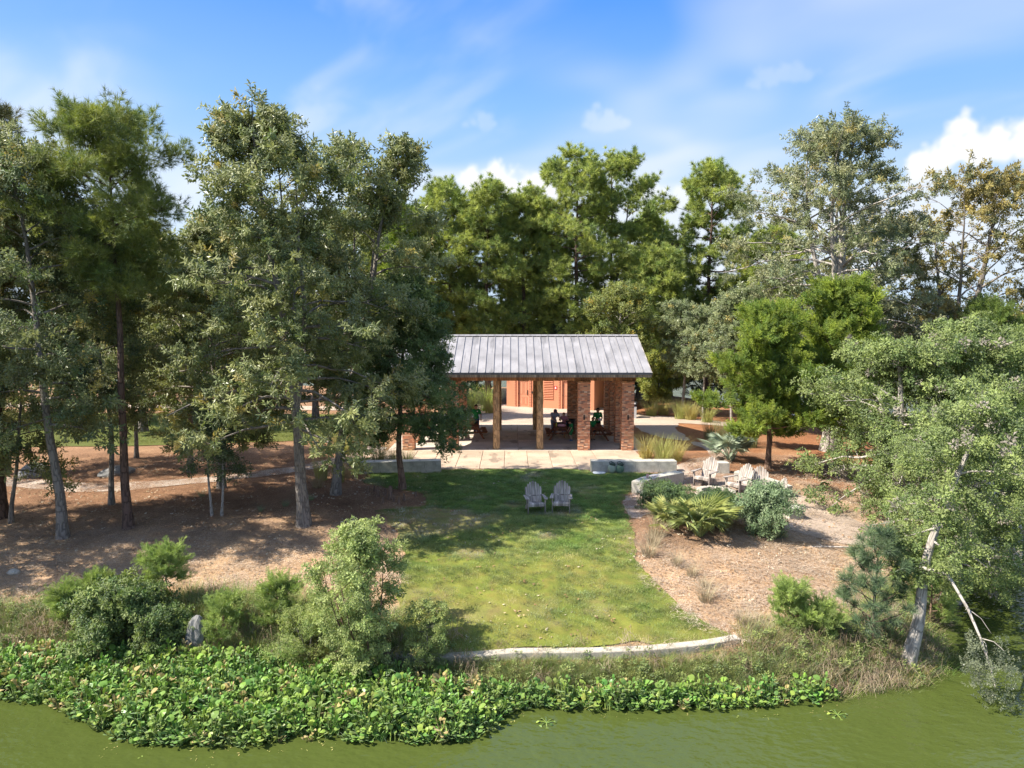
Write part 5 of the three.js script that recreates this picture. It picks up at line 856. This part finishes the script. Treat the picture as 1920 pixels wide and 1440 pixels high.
{ // weeds between bank and water
  const weeds = blades(61, 34, .22, .15, .5, .012, .7, 3), fine = blades(62, 60, .2, .1, .34, .006, .8, 3);
  const band = (lo, hi) => (x, z, R) => { const s = inland(x, z); return s > lo && s < hi; };
  const greens = [[.2, .27, .045], [.3, .32, .08], [.36, .32, .13], [.16, .24, .04], [.38, .32, .2]];
  const l1 = scatter(3000, -15, 11, -20, -15.0, 63, (x, z, R) => { const s = inland(x, z) + R.in(-.3, .3); const lim = x > -2.8 && x < 5.6 ? .7 : x > 5.6 ? 1.5 : x > -9 && x < -4.6 ? 1.9 : 1.35; return s > -.25 && s < lim; }, (x, z, R) => ({ p: onGround(x, z, -.02), q: rot(R() * 6.3), s: R.in(.5, 1.1) * (x > -9 && x < -4.6 ? 1.35 : x > -2.8 && x < 5.6 ? .72 : 1), c: (x > -2.8 && x < 5.6 ? [[.24, .31, .06], [.32, .36, .09], [.2, .27, .045], [.36, .34, .14]][Math.floor(R() * 4)] : greens[Math.floor(R() * (x > 5 || x < -11 ? 5 : 4))]).map((v) => v * R.in(.7, 1.15)) }));
  tag(instances('shore_weeds', weeds, gm([1, 1, 1]), l1), 'rank green weeds growing along the water edge', 'weeds', null, 'stuff');
  const l2 = scatter(1700, -16, 12, -20.5, -15.1, 64, (x, z, R) => { const s = inland(x, z) + R.in(-.4, .4); return s > .1 && s < (x > -2.8 && x < 5.8 ? .75 : 2.0); }, (x, z, R) => ({ p: onGround(x, z, -.01), q: rot(R() * 6.3), s: R.in(.6, 1.2), c: [[.34, .27, .15], [.28, .28, .08], [.42, .35, .23], [.24, .3, .06]][x > -2.8 && x < 5.6 ? (R() < .25 ? 0 : 1 + 2 * Math.floor(R() * 2)) : Math.floor(R() * 4)].map((v) => v * R.in(.7, 1.15)) }));
  tag(instances('dry_shore_grass', fine, gm([1, 1, 1]), l2), 'fine dry grass along the foot of the bank', 'grass', null, 'stuff');
  const l5 = scatter(900, -2.9, 6.2, -16.3, -15.0, 68, (x, z, R) => { const q = inland(x, z); return q > -.05 && q < .72; }, (x, z, R) => ({ p: onGround(x, z, -.01), q: rot(R() * 6.3), s: R.in(.55, 1.05), c: mixc([.2, .27, .05], [.38, .4, .12], R()).map((v) => v * R.in(.8, 1.15)) }));
  tag(instances('kerb_grass', fine, gm([1, 1, 1]), l5), 'fresh green grass between the kerb and the hyacinths', 'grass', null, 'stuff');
  // small leafy weeds
  const l3 = scatter(1500, -15, 11.5, -19.5, -15.0, 65, (x, z, R) => { const s = inland(x, z) + R.in(-.3, .3); return s > -.1 && s < (x > -2.8 && x < 5.6 ? .6 : 1.5); }, (x, z, R) => ({ p: onGround(x, z, -.05), q: rot(R() * 6.3, R.in(-.5, .5)), s: R.in(.4, .9), c: mixc([.12, .18, .03], [.32, .37, .08], R()) }));
  tag(instances('leafy_weeds', F.small, M.leafSoft, l3), 'small leafy weeds along the water edge', 'weeds', null, 'stuff');
  // brown tangle of dead vines on the right bank and behind the mat
  const R = rand(66), tw = new MB(); for (let i = 0; i < 14; i++) { const a = R() * 6.283, L = R.in(.25, .6), o = V(R.in(-.2, .2), R.in(0, .15), R.in(-.2, .2)), b = o.clone().add(V(Math.cos(a) * L * .5, R.in(.08, .3), Math.sin(a) * L * .5)), e = o.clone().add(V(Math.cos(a) * L, R.in(-.1, .15), Math.sin(a) * L)); tw.tube([o, b, e], [.006, .005, .003], 3, false); }
  const l4 = scatter(230, -13, 10.5, -18.6, -15.2, 67, (x, z, Q) => { const s = inland(x, z); return s > -.2 && s < 1.1 && (x > 7.2 || (x < -5.5 && Q() < .35) || Q() < .1); }, (x, z, Q) => ({ p: onGround(x, z, .02), q: rot(Q() * 6.3, Q.in(-.3, .3)), s: V(Q.in(.5, .9), Q.in(.5, 1.3), Q.in(.5, .9)), c: mixc([.2, .14, .09], [.48, .38, .25], Q()) }));
  tag(instances('dead_vines', tw.build(), M.dry, l4), 'brown tangle of dead vines on the bank', 'vines', null, 'stuff');
}
{ // bits of leaf and scum afloat near the mat
  const mb = new MB(), R = rand(90); for (let i = 0; i < 7; i++) { const a = R() * 6.283, d = V(Math.cos(a), 0, Math.sin(a)); mb.leaf(V(R.in(-.3, .3), .004, R.in(-.3, .3)), d, V(-d.z, 0, d.x), R.in(.02, .07), R.in(.012, .03), 0); }
  const l = scatter(45, -11, 9, -15.2, -12.2, 91, (x, z, Q) => { const out = !insidePoly(MAT1, x, z); return out && inland(x, z) < -.1 && Q() < Math.exp(-edgeDist(MAT1, x, z) * 5); }, (x, z, Q) => ({ p: V(x, WATER_Y + .004, z), q: rot(Q() * 6.3), s: Q.in(.6, 1.2), c: mixc([.3, .25, .08], [.2, .28, .05], Q()) }));
  tag(instances('floating_litter', mb.build(), M.dry, l), 'bits of leaf afloat beside the hyacinth mat', 'leaves', null, 'stuff');
}
{ // far wood across the lake, one mass
  const R = rand(81), list = [];
  for (let i = 0; i < 5200; i++) { const x = R.in(-420, 420), z = -R.in(186, 240), top = 9 + 7 * fbm(x * .045, z * .02, 3), y = Math.pow(R(), .75) * top; list.push({ p: V(x, y, z), q: rot(R() * 6.3, R() * 6.3), s: R.in(5, 9), c: mixc([.04, .06, .018], [.10, .12, .03], R()).map((v) => v * R.in(.7, 1.2)) }); }
  tag(instances('far_wood', F.broad, M.leafSoft, list), 'distant wood on the far shore of the lake', 'wood', null, 'stuff');
}

// ---------------------------------------------------------------- people
function surfaceNets(f, lo, hi, cell) { // mesh of f = 0 with smooth normals
  const n = [0, 1, 2].map((k) => Math.ceil((hi[k] - lo[k]) / cell) + 1), val = new Float32Array(n[0] * n[1] * n[2]), at = (i, j, k) => i + n[0] * (j + n[1] * k);
  for (let k = 0; k < n[2]; k++) for (let j = 0; j < n[1]; j++) for (let i = 0; i < n[0]; i++) val[at(i, j, k)] = f(lo[0] + i * cell, lo[1] + j * cell, lo[2] + k * cell);
  const id = new Int32Array(val.length).fill(-1), P = [], I = [];
  for (let k = 0; k + 1 < n[2]; k++) for (let j = 0; j + 1 < n[1]; j++) for (let i = 0; i + 1 < n[0]; i++) {
    let c = 0, x = 0, y = 0, z = 0, m = 0; const v = [];
    for (let q = 0; q < 8; q++) { const w = val[at(i + (q & 1), j + (q >> 1 & 1), k + (q >> 2))]; v.push(w); if (w < 0) m++; }
    if (m === 0 || m === 8) continue;
    for (let a = 0; a < 8; a++) for (const bit of [1, 2, 4]) { if (a & bit) continue; const b = a | bit; if ((v[a] < 0) === (v[b] < 0)) continue; const t = v[a] / (v[a] - v[b]); x += (a & 1) + (bit === 1 ? t : 0); y += (a >> 1 & 1) + (bit === 2 ? t : 0); z += (a >> 2) + (bit === 4 ? t : 0); c++; }
    id[at(i, j, k)] = P.length / 3; P.push(lo[0] + (i + x / c) * cell, lo[1] + (j + y / c) * cell, lo[2] + (k + z / c) * cell);
  }
  const quad = (a, b, c, d, flip) => { if (a < 0 || b < 0 || c < 0 || d < 0) return; flip ? I.push(a, c, b, a, d, c) : I.push(a, b, c, a, c, d); };
  for (let k = 1; k + 1 < n[2]; k++) for (let j = 1; j + 1 < n[1]; j++) for (let i = 1; i + 1 < n[0]; i++) {
    const s = val[at(i, j, k)] < 0;
    if (s !== val[at(i + 1, j, k)] < 0) quad(id[at(i, j - 1, k - 1)], id[at(i, j, k - 1)], id[at(i, j, k)], id[at(i, j - 1, k)], !s);
    if (s !== val[at(i, j + 1, k)] < 0) quad(id[at(i - 1, j, k - 1)], id[at(i - 1, j, k)], id[at(i, j, k)], id[at(i, j, k - 1)], !s);
    if (s !== val[at(i, j, k + 1)] < 0) quad(id[at(i - 1, j - 1, k)], id[at(i, j - 1, k)], id[at(i, j, k)], id[at(i - 1, j, k)], !s);
  }
  const g = new THREE.BufferGeometry(); g.setAttribute('position', new THREE.Float32BufferAttribute(P, 3)); g.setIndex(I); g.computeVertexNormals(); g.setAttribute('uv', new THREE.Float32BufferAttribute(new Float32Array(P.length / 3 * 2), 2));
  return g;
}
function cap(a, b, ra, rb) { const d = b.clone().sub(a), L2 = d.lengthSq(); return (x, y, z) => { const t = clamp(((x - a.x) * d.x + (y - a.y) * d.y + (z - a.z) * d.z) / L2); return Math.hypot(x - a.x - d.x * t, y - a.y - d.y * t, z - a.z - d.z * t) - (ra + (rb - ra) * t); }; }
function ball(c, r) { return (x, y, z) => { const k = Math.hypot((x - c.x) / r.x, (y - c.y) / r.y, (z - c.z) / r.z); return (k - 1) * Math.min(r.x, r.y, r.z); }; }
const smin = (a, b, k) => { const h = Math.max(k - Math.abs(a - b), 0) / k; return Math.min(a, b) - h * h * k * .25; };
function blend(fs, k) { return (x, y, z) => { let d = 1e3; for (const f of fs) d = smin(d, f(x, y, z), k); return d; }; }
// one relaxed hand, palm down, fingers towards -y; built once
const handGeo = (() => {
  const fs = [ball(V(0, -.045, 0), V(.04, .05, .016))];
  [[-.028, .062, .0], [-.010, .074, 0], [.009, .07, 0], [.027, .055, 0]].forEach(([x, L]) => { const a = V(x * .85, -.075, 0), b = V(x * 1.1, -.075 - L * .5, .006), c = V(x * 1.12, -.075 - L, .026); fs.push(cap(a, b, .0092, .0085), cap(b, c, .0085, .007)); });
  fs.push(cap(V(-.03, -.02, .004), V(-.052, -.052, .014), .0115, .0095), cap(V(-.052, -.052, .014), V(-.056, -.082, .026), .0095, .0075));
  fs.push(cap(V(0, .03, 0), V(0, -.02, 0), .026, .028));
  return surfaceNets(blend(fs, .008), [-.08, -.17, -.04], [.07, .05, .06], .0045);
})();
function knee2(a, b, l1, l2, pole) { const d = b.clone().sub(a), L = Math.min(d.length(), (l1 + l2) * .999); const dir = d.normalize(), c = (l1 * l1 + L * L - l2 * l2) / (2 * L), h = Math.sqrt(Math.max(0, l1 * l1 - c * c)), p = pole.clone().sub(dir.clone().multiplyScalar(pole.dot(dir))).normalize(); return [a.clone().addScaledVector(dir, c).addScaledVector(p, h), a.clone().addScaledVector(dir, L)]; }
const skinMats = { light: std({ color: rgb(.50, .30, .21), roughness: .6 }), mid: std({ color: rgb(.38, .21, .13), roughness: .6 }) };
const eyeMat = std({ color: rgb(.03, .02, .015), roughness: .3 });
function person(o) {
  const t = thing('person', o.label, 'person', o.pos, o.turn), h = o.h, lean = o.lean || 0, skin = skinMats[o.skin || 'light'];
  const hip = V(0, h * .52 + (o.drop || 0), o.hipZ || 0), up = V(0, Math.cos(lean), Math.sin(lean)), fw = V(0, -Math.sin(lean), Math.cos(lean));
  const chest = hip.clone().addScaledVector(up, h * .2), neck = hip.clone().addScaledVector(up, h * .305), hl = lean + (o.nod ?? .15), hu = V(0, Math.cos(hl), Math.sin(hl)), hf = V(0, -Math.sin(hl), Math.cos(hl)), head = neck.clone().addScaledVector(hu, h * .092).addScaledVector(hf, h * .01), hr = h * .066;
  const s = o.slim ?? 1, fs = [], arms = [], legs = [];
  for (const k of [-1, 1]) {
    const sh = neck.clone().addScaledVector(up, -h * .03).add(V(k * h * .098 * s, 0, 0)), target = V(...o.hands[k < 0 ? 0 : 1]), [el, wr] = knee2(sh, target, h * .175, h * .155, V(k * .8, -.6, -.7)); arms.push([sh, el, wr, k]);
    const hp = hip.clone().add(V(k * h * .05, -h * .02, 0)), ft = V(...(o.feet ? o.feet[k < 0 ? 0 : 1] : [k * h * .055, h * .04, 0])), [kn, an] = knee2(hp, ft, h * .245, h * .245, V(0, 0, 1)); legs.push([hp, kn, an, k]);
  }
  const torso = [cap(hip.clone().add(V(-h * .035, 0, 0)), hip.clone().add(V(h * .035, 0, 0)), h * .062 * s, h * .062 * s), cap(hip, chest, h * .062 * s, h * .068 * s), cap(chest.clone().add(V(-h * .04, 0, 0)), chest.clone().add(V(h * .04, 0, 0)), h * .062 * s, h * .062 * s), cap(neck.clone().addScaledVector(up, -h * .03).add(V(-h * .07 * s, 0, 0)), neck.clone().addScaledVector(up, -h * .03).add(V(h * .07 * s, 0, 0)), h * .036, h * .036)];
  fs.push(...torso, cap(neck.clone().addScaledVector(up, -h * .02), head, h * .03, h * .03));
  fs.push(ball(head, V(hr * .82, hr * 1.08, hr * .95)), cap(head.clone().addScaledVector(hu, -hr * .6).addScaledVector(hf, hr * .25), head.clone().addScaledVector(hf, hr * .3), hr * .5, hr * .55), cap(head.clone().addScaledVector(hf, hr * .92).addScaledVector(hu, hr * .05), head.clone().addScaledVector(hf, hr * 1.08).addScaledVector(hu, -hr * .22), hr * .08, hr * .14));
  for (const k of [-1, 1]) fs.push(ball(head.clone().add(V(k * hr * .84, -hr * .05, 0)), V(hr * .12, hr * .26, hr * .2)));
  for (const [a, b, c] of arms) fs.push(cap(a, b, h * .029 * s, h * .023 * s), cap(b, c, h * .023 * s, h * .016));
  for (const [a, b, c, k] of legs) { fs.push(cap(a, b, h * .052 * s, h * .034 * s), cap(b, c, h * .034 * s, h * .022)); }
  const body = blend(fs, h * .022), all = [hip, neck, head, ...arms.flat().filter((v) => v.isVector3), ...legs.flat().filter((v) => v.isVector3)];
  const lo = ['x', 'y', 'z'].map((a) => Math.min(...all.map((v) => v[a])) - h * .12), hi = ['x', 'y', 'z'].map((a) => Math.max(...all.map((v) => v[a])) + h * .14);
  const geos = [surfaceNets(body, lo, hi, .014)];
  for (const [a, b, c, k] of arms) { const g = handGeo.clone(), sc = h / 1.75, dir = c.clone().sub(b).normalize().negate(); const q = new THREE.Quaternion().setFromUnitVectors(UP, dir); g.scale(k < 0 ? -sc : sc, sc, sc); if (k < 0) { const ix = g.index.array; for (let i = 0; i < ix.length; i += 3) { const w = ix[i + 1]; ix[i + 1] = ix[i + 2]; ix[i + 2] = w; } g.computeVertexNormals(); } g.applyQuaternion(q); g.translate(c.x, c.y, c.z); geos.push(g); }
  const bodyMesh = mesh('body', mergeGeometries(geos), skin, t);
  for (const k of [-1, 1]) { const e = head.clone().addScaledVector(hf, hr * .86).addScaledVector(hu, hr * .08).add(V(k * hr * .34, 0, 0)); mesh('eye', new THREE.SphereGeometry(hr * .1, 8, 6).translate(e.x, e.y, e.z), eyeMat, t); }
  { const m = head.clone().addScaledVector(hf, hr * .9).addScaledVector(hu, -hr * .5); const g = new THREE.SphereGeometry(1, 8, 6).scale(hr * .3, hr * .06, hr * .06).translate(m.x, m.y, m.z); mesh('mouth', g, std({ color: rgb(.36, .11, .09), roughness: .6 }), t); }
  // shirt: torso and sleeves, a little looser than the body, cut at neck, cuffs and hem
  const sl = o.sleeve ?? .62, sf = blend([...torso, ...arms.map(([a, b]) => cap(a, a.clone().lerp(b, sl), h * .036 * s, h * .034 * s))], h * .03), hem = hip.clone().addScaledVector(up, -h * .045), nk = neck.clone().addScaledVector(up, h * .005);
  const shirt = (x, y, z) => Math.max(sf(x, y, z) - h * .011, -((x - hem.x) * up.x + (y - hem.y) * up.y + (z - hem.z) * up.z), (x - nk.x) * up.x + (y - nk.y) * up.y + (z - nk.z) * up.z);
  mesh('shirt', surfaceNets(shirt, lo, hi, .014), cloth(...o.shirt), t);
  const pl = o.pants ?? .5, pf = blend([torso[0], ...legs.map(([a, b, c]) => (pl <= 1 ? cap(a, a.clone().lerp(b, pl), h * .058 * s, h * (.058 - .014 * pl) * s) : cap(a, b, h * .058 * s, h * .042 * s))), ...(pl > 1 ? legs.map(([a, b, c]) => cap(b, b.clone().lerp(c, pl - 1), h * .042 * s, h * .034 * s)) : [])], h * .02), wst = hip.clone().addScaledVector(up, h * .03);
  mesh(pl > 1 ? 'trousers' : 'shorts', surfaceNets((x, y, z) => Math.max(pf(x, y, z) - h * .007, (x - wst.x) * up.x + (y - wst.y) * up.y + (z - wst.z) * up.z), lo, hi, .014), cloth(...o.bottom), t);
  // hair: a shell over the crown and back, with a fall behind when long
  const hairs = [ball(head.clone().addScaledVector(hf, -hr * .12).addScaledVector(hu, hr * .1), V(hr * .96, hr * 1.14, hr * 1.0))]; if (o.long) hairs.push(cap(head.clone().addScaledVector(hf, -hr * .6), neck.clone().addScaledVector(fw, -h * .04).addScaledVector(up, -h * (o.long || .06)), hr * .62, hr * .4));
  const hfun = blend(hairs, hr * .4), fc = head.clone().addScaledVector(hf, hr * .42);
  mesh('hair', surfaceNets((x, y, z) => Math.max(hfun(x, y, z), Math.min(((x - fc.x) * hf.x + (y - fc.y) * hf.y + (z - fc.z) * hf.z), 1e3) - Math.max(0, ((x - head.x) * hu.x + (y - head.y) * hu.y + (z - head.z) * hu.z) - hr * .45) * 1.6), lo, [hi[0], hi[1] + .05, hi[2]], .012), cloth(...o.hair), t);
  for (const [a, b, c, k] of legs) { const g = surfaceNets(blend([cap(V(c.x, c.y - h * .012, c.z - h * .012), V(c.x + k * .01, c.y - h * .02, c.z + h * .085), h * .022, h * .02), cap(c, V(c.x, c.y - h * .012, c.z), h * .024, h * .026)], h * .012), [c.x - .08, c.y - h * .045, c.z - .09], [c.x + .1, c.y + h * .03, c.z + h * .13], .011); mesh('shoe', g, cloth(...(o.shoe || [.08, .08, .09])), t); }
  if (o.cap) { const g = surfaceNets((x, y, z) => Math.max(Math.min(ball(head.clone().addScaledVector(hu, hr * .25), V(hr * 1.02, hr * 1.0, hr * 1.08))(x, y, z), ball(head.clone().addScaledVector(hf, hr * 1.25).addScaledVector(hu, hr * .5), V(hr * .7, hr * .12, hr * .6))(x, y, z)), -(((x - head.x) * hu.x + (y - head.y) * hu.y + (z - head.z) * hu.z) - hr * .38)), lo, [hi[0], hi[1] + .05, hi[2]], .011); mesh('cap', g, cloth(...o.cap), t); }
  if (o.extra) o.extra(t, { neck, up, fw, chest, hip, h });
  return t;
}
const GREEN = [.012, .20, .055], FLOOR = .052;
const backPrint = (t, j) => { const c = j.chest.clone().addScaledVector(j.fw, j.h * .078).addScaledVector(j.up, j.h * .04); mesh('chest_print', new THREE.CircleGeometry(j.h * .018, 10).translate(c.x + j.h * .04, c.y, c.z + .012), M.white, t); };
person({ label: 'person in a green shirt bending low over the left picnic table', pos: [-3.15, FLOOR, -40.2], turn: 1.25, h: 1.64, lean: .95, nod: .1, hipZ: -.18, skin: 'mid', hands: [[-.16, .86, .55], [.16, .84, .52]], shirt: GREEN, bottom: [.02, .02, .025], hair: [.012, .01, .009], long: .02 });
person({ label: 'person in a green shirt standing upright behind the left picnic table', pos: [-2.15, FLOOR, -42.3], turn: .1, h: 1.72, skin: 'mid', hands: [[-.3, .88, .16], [.28, .86, .14]], shirt: GREEN, bottom: [.05, .08, .16], pants: 1.9, hair: [.012, .01, .009], extra: backPrint });
person({ label: 'person in a dark cap and pale blue top leaning over the bags on the table', pos: [2.45, FLOOR, -41.55], turn: .25, h: 1.66, lean: .42, nod: .3, hands: [[-.1, .9, .5], [.26, .92, .48]], shirt: [.27, .30, .40], bottom: [.13, .17, .26], pants: 1.9, hair: [.10, .055, .03], cap: [.09, .07, .12], sleeve: .4 });
person({ label: 'child with long brown hair in a pink top standing at the right table', pos: [3.05, FLOOR, -41.5], turn: -.1, h: 1.36, lean: .1, nod: .25, hands: [[-.16, .92, .24], [.16, .9, .22]], shirt: [.5, .22, .28], bottom: [.2, .22, .33], pants: 1.6, hair: [.14, .06, .03], long: .14 });
person({ label: 'child in a green shirt and green shorts looking down beside the box', pos: [3.35, FLOOR, -39.5], turn: -1.15, h: 1.18, lean: .12, nod: .6, hands: [[-.1, .6, .18], [.1, .58, .18]], shirt: GREEN, bottom: [.015, .17, .05], hair: [.06, .032, .018], shoe: [.05, .12, .3], pants: .85, slim: .95 });
person({ label: 'child in a green shirt half hidden behind the brick pillar', pos: [4.55, FLOOR, -39.7], turn: .5, h: 1.32, hands: [[-.2, .62, .1], [.2, .62, .1]], skin: 'mid', shirt: GREEN, bottom: [.02, .02, .03], hair: [.012, .01, .009], long: .05 });
person({ label: 'walking person in a green shirt and black shorts holding a clipboard', pos: [5.0, FLOOR, -41.2], turn: .15, h: 1.66, nod: .25, skin: 'mid', hands: [[-.16, .98, .30], [.14, .98, .32]], feet: [[-.07, .07, -.16], [.07, .065, .2]], shirt: GREEN, bottom: [.012, .012, .014], hair: [.012, .01, .009], long: .16, shoe: [.6, .6, .62], extra: backPrint });
{ const c = thing('clipboard', 'clipboard with papers held by the walking person', 'clipboard', [5.08, FLOOR + 1.0, -40.86], .15); mesh('board', bx(.24, .006, .32, 0, 0, .02, .3, 0, 0), cloth(.25, .16, .09), c); mesh('paper', bx(.21, .004, .29, 0, .006, .02, .3, 0, 0), M.white, c); mesh('clip', bx(.09, .014, .03, 0, .05, -.125, .3, 0, 0), M.gutter, c); }

renderer.render(scene, camera);
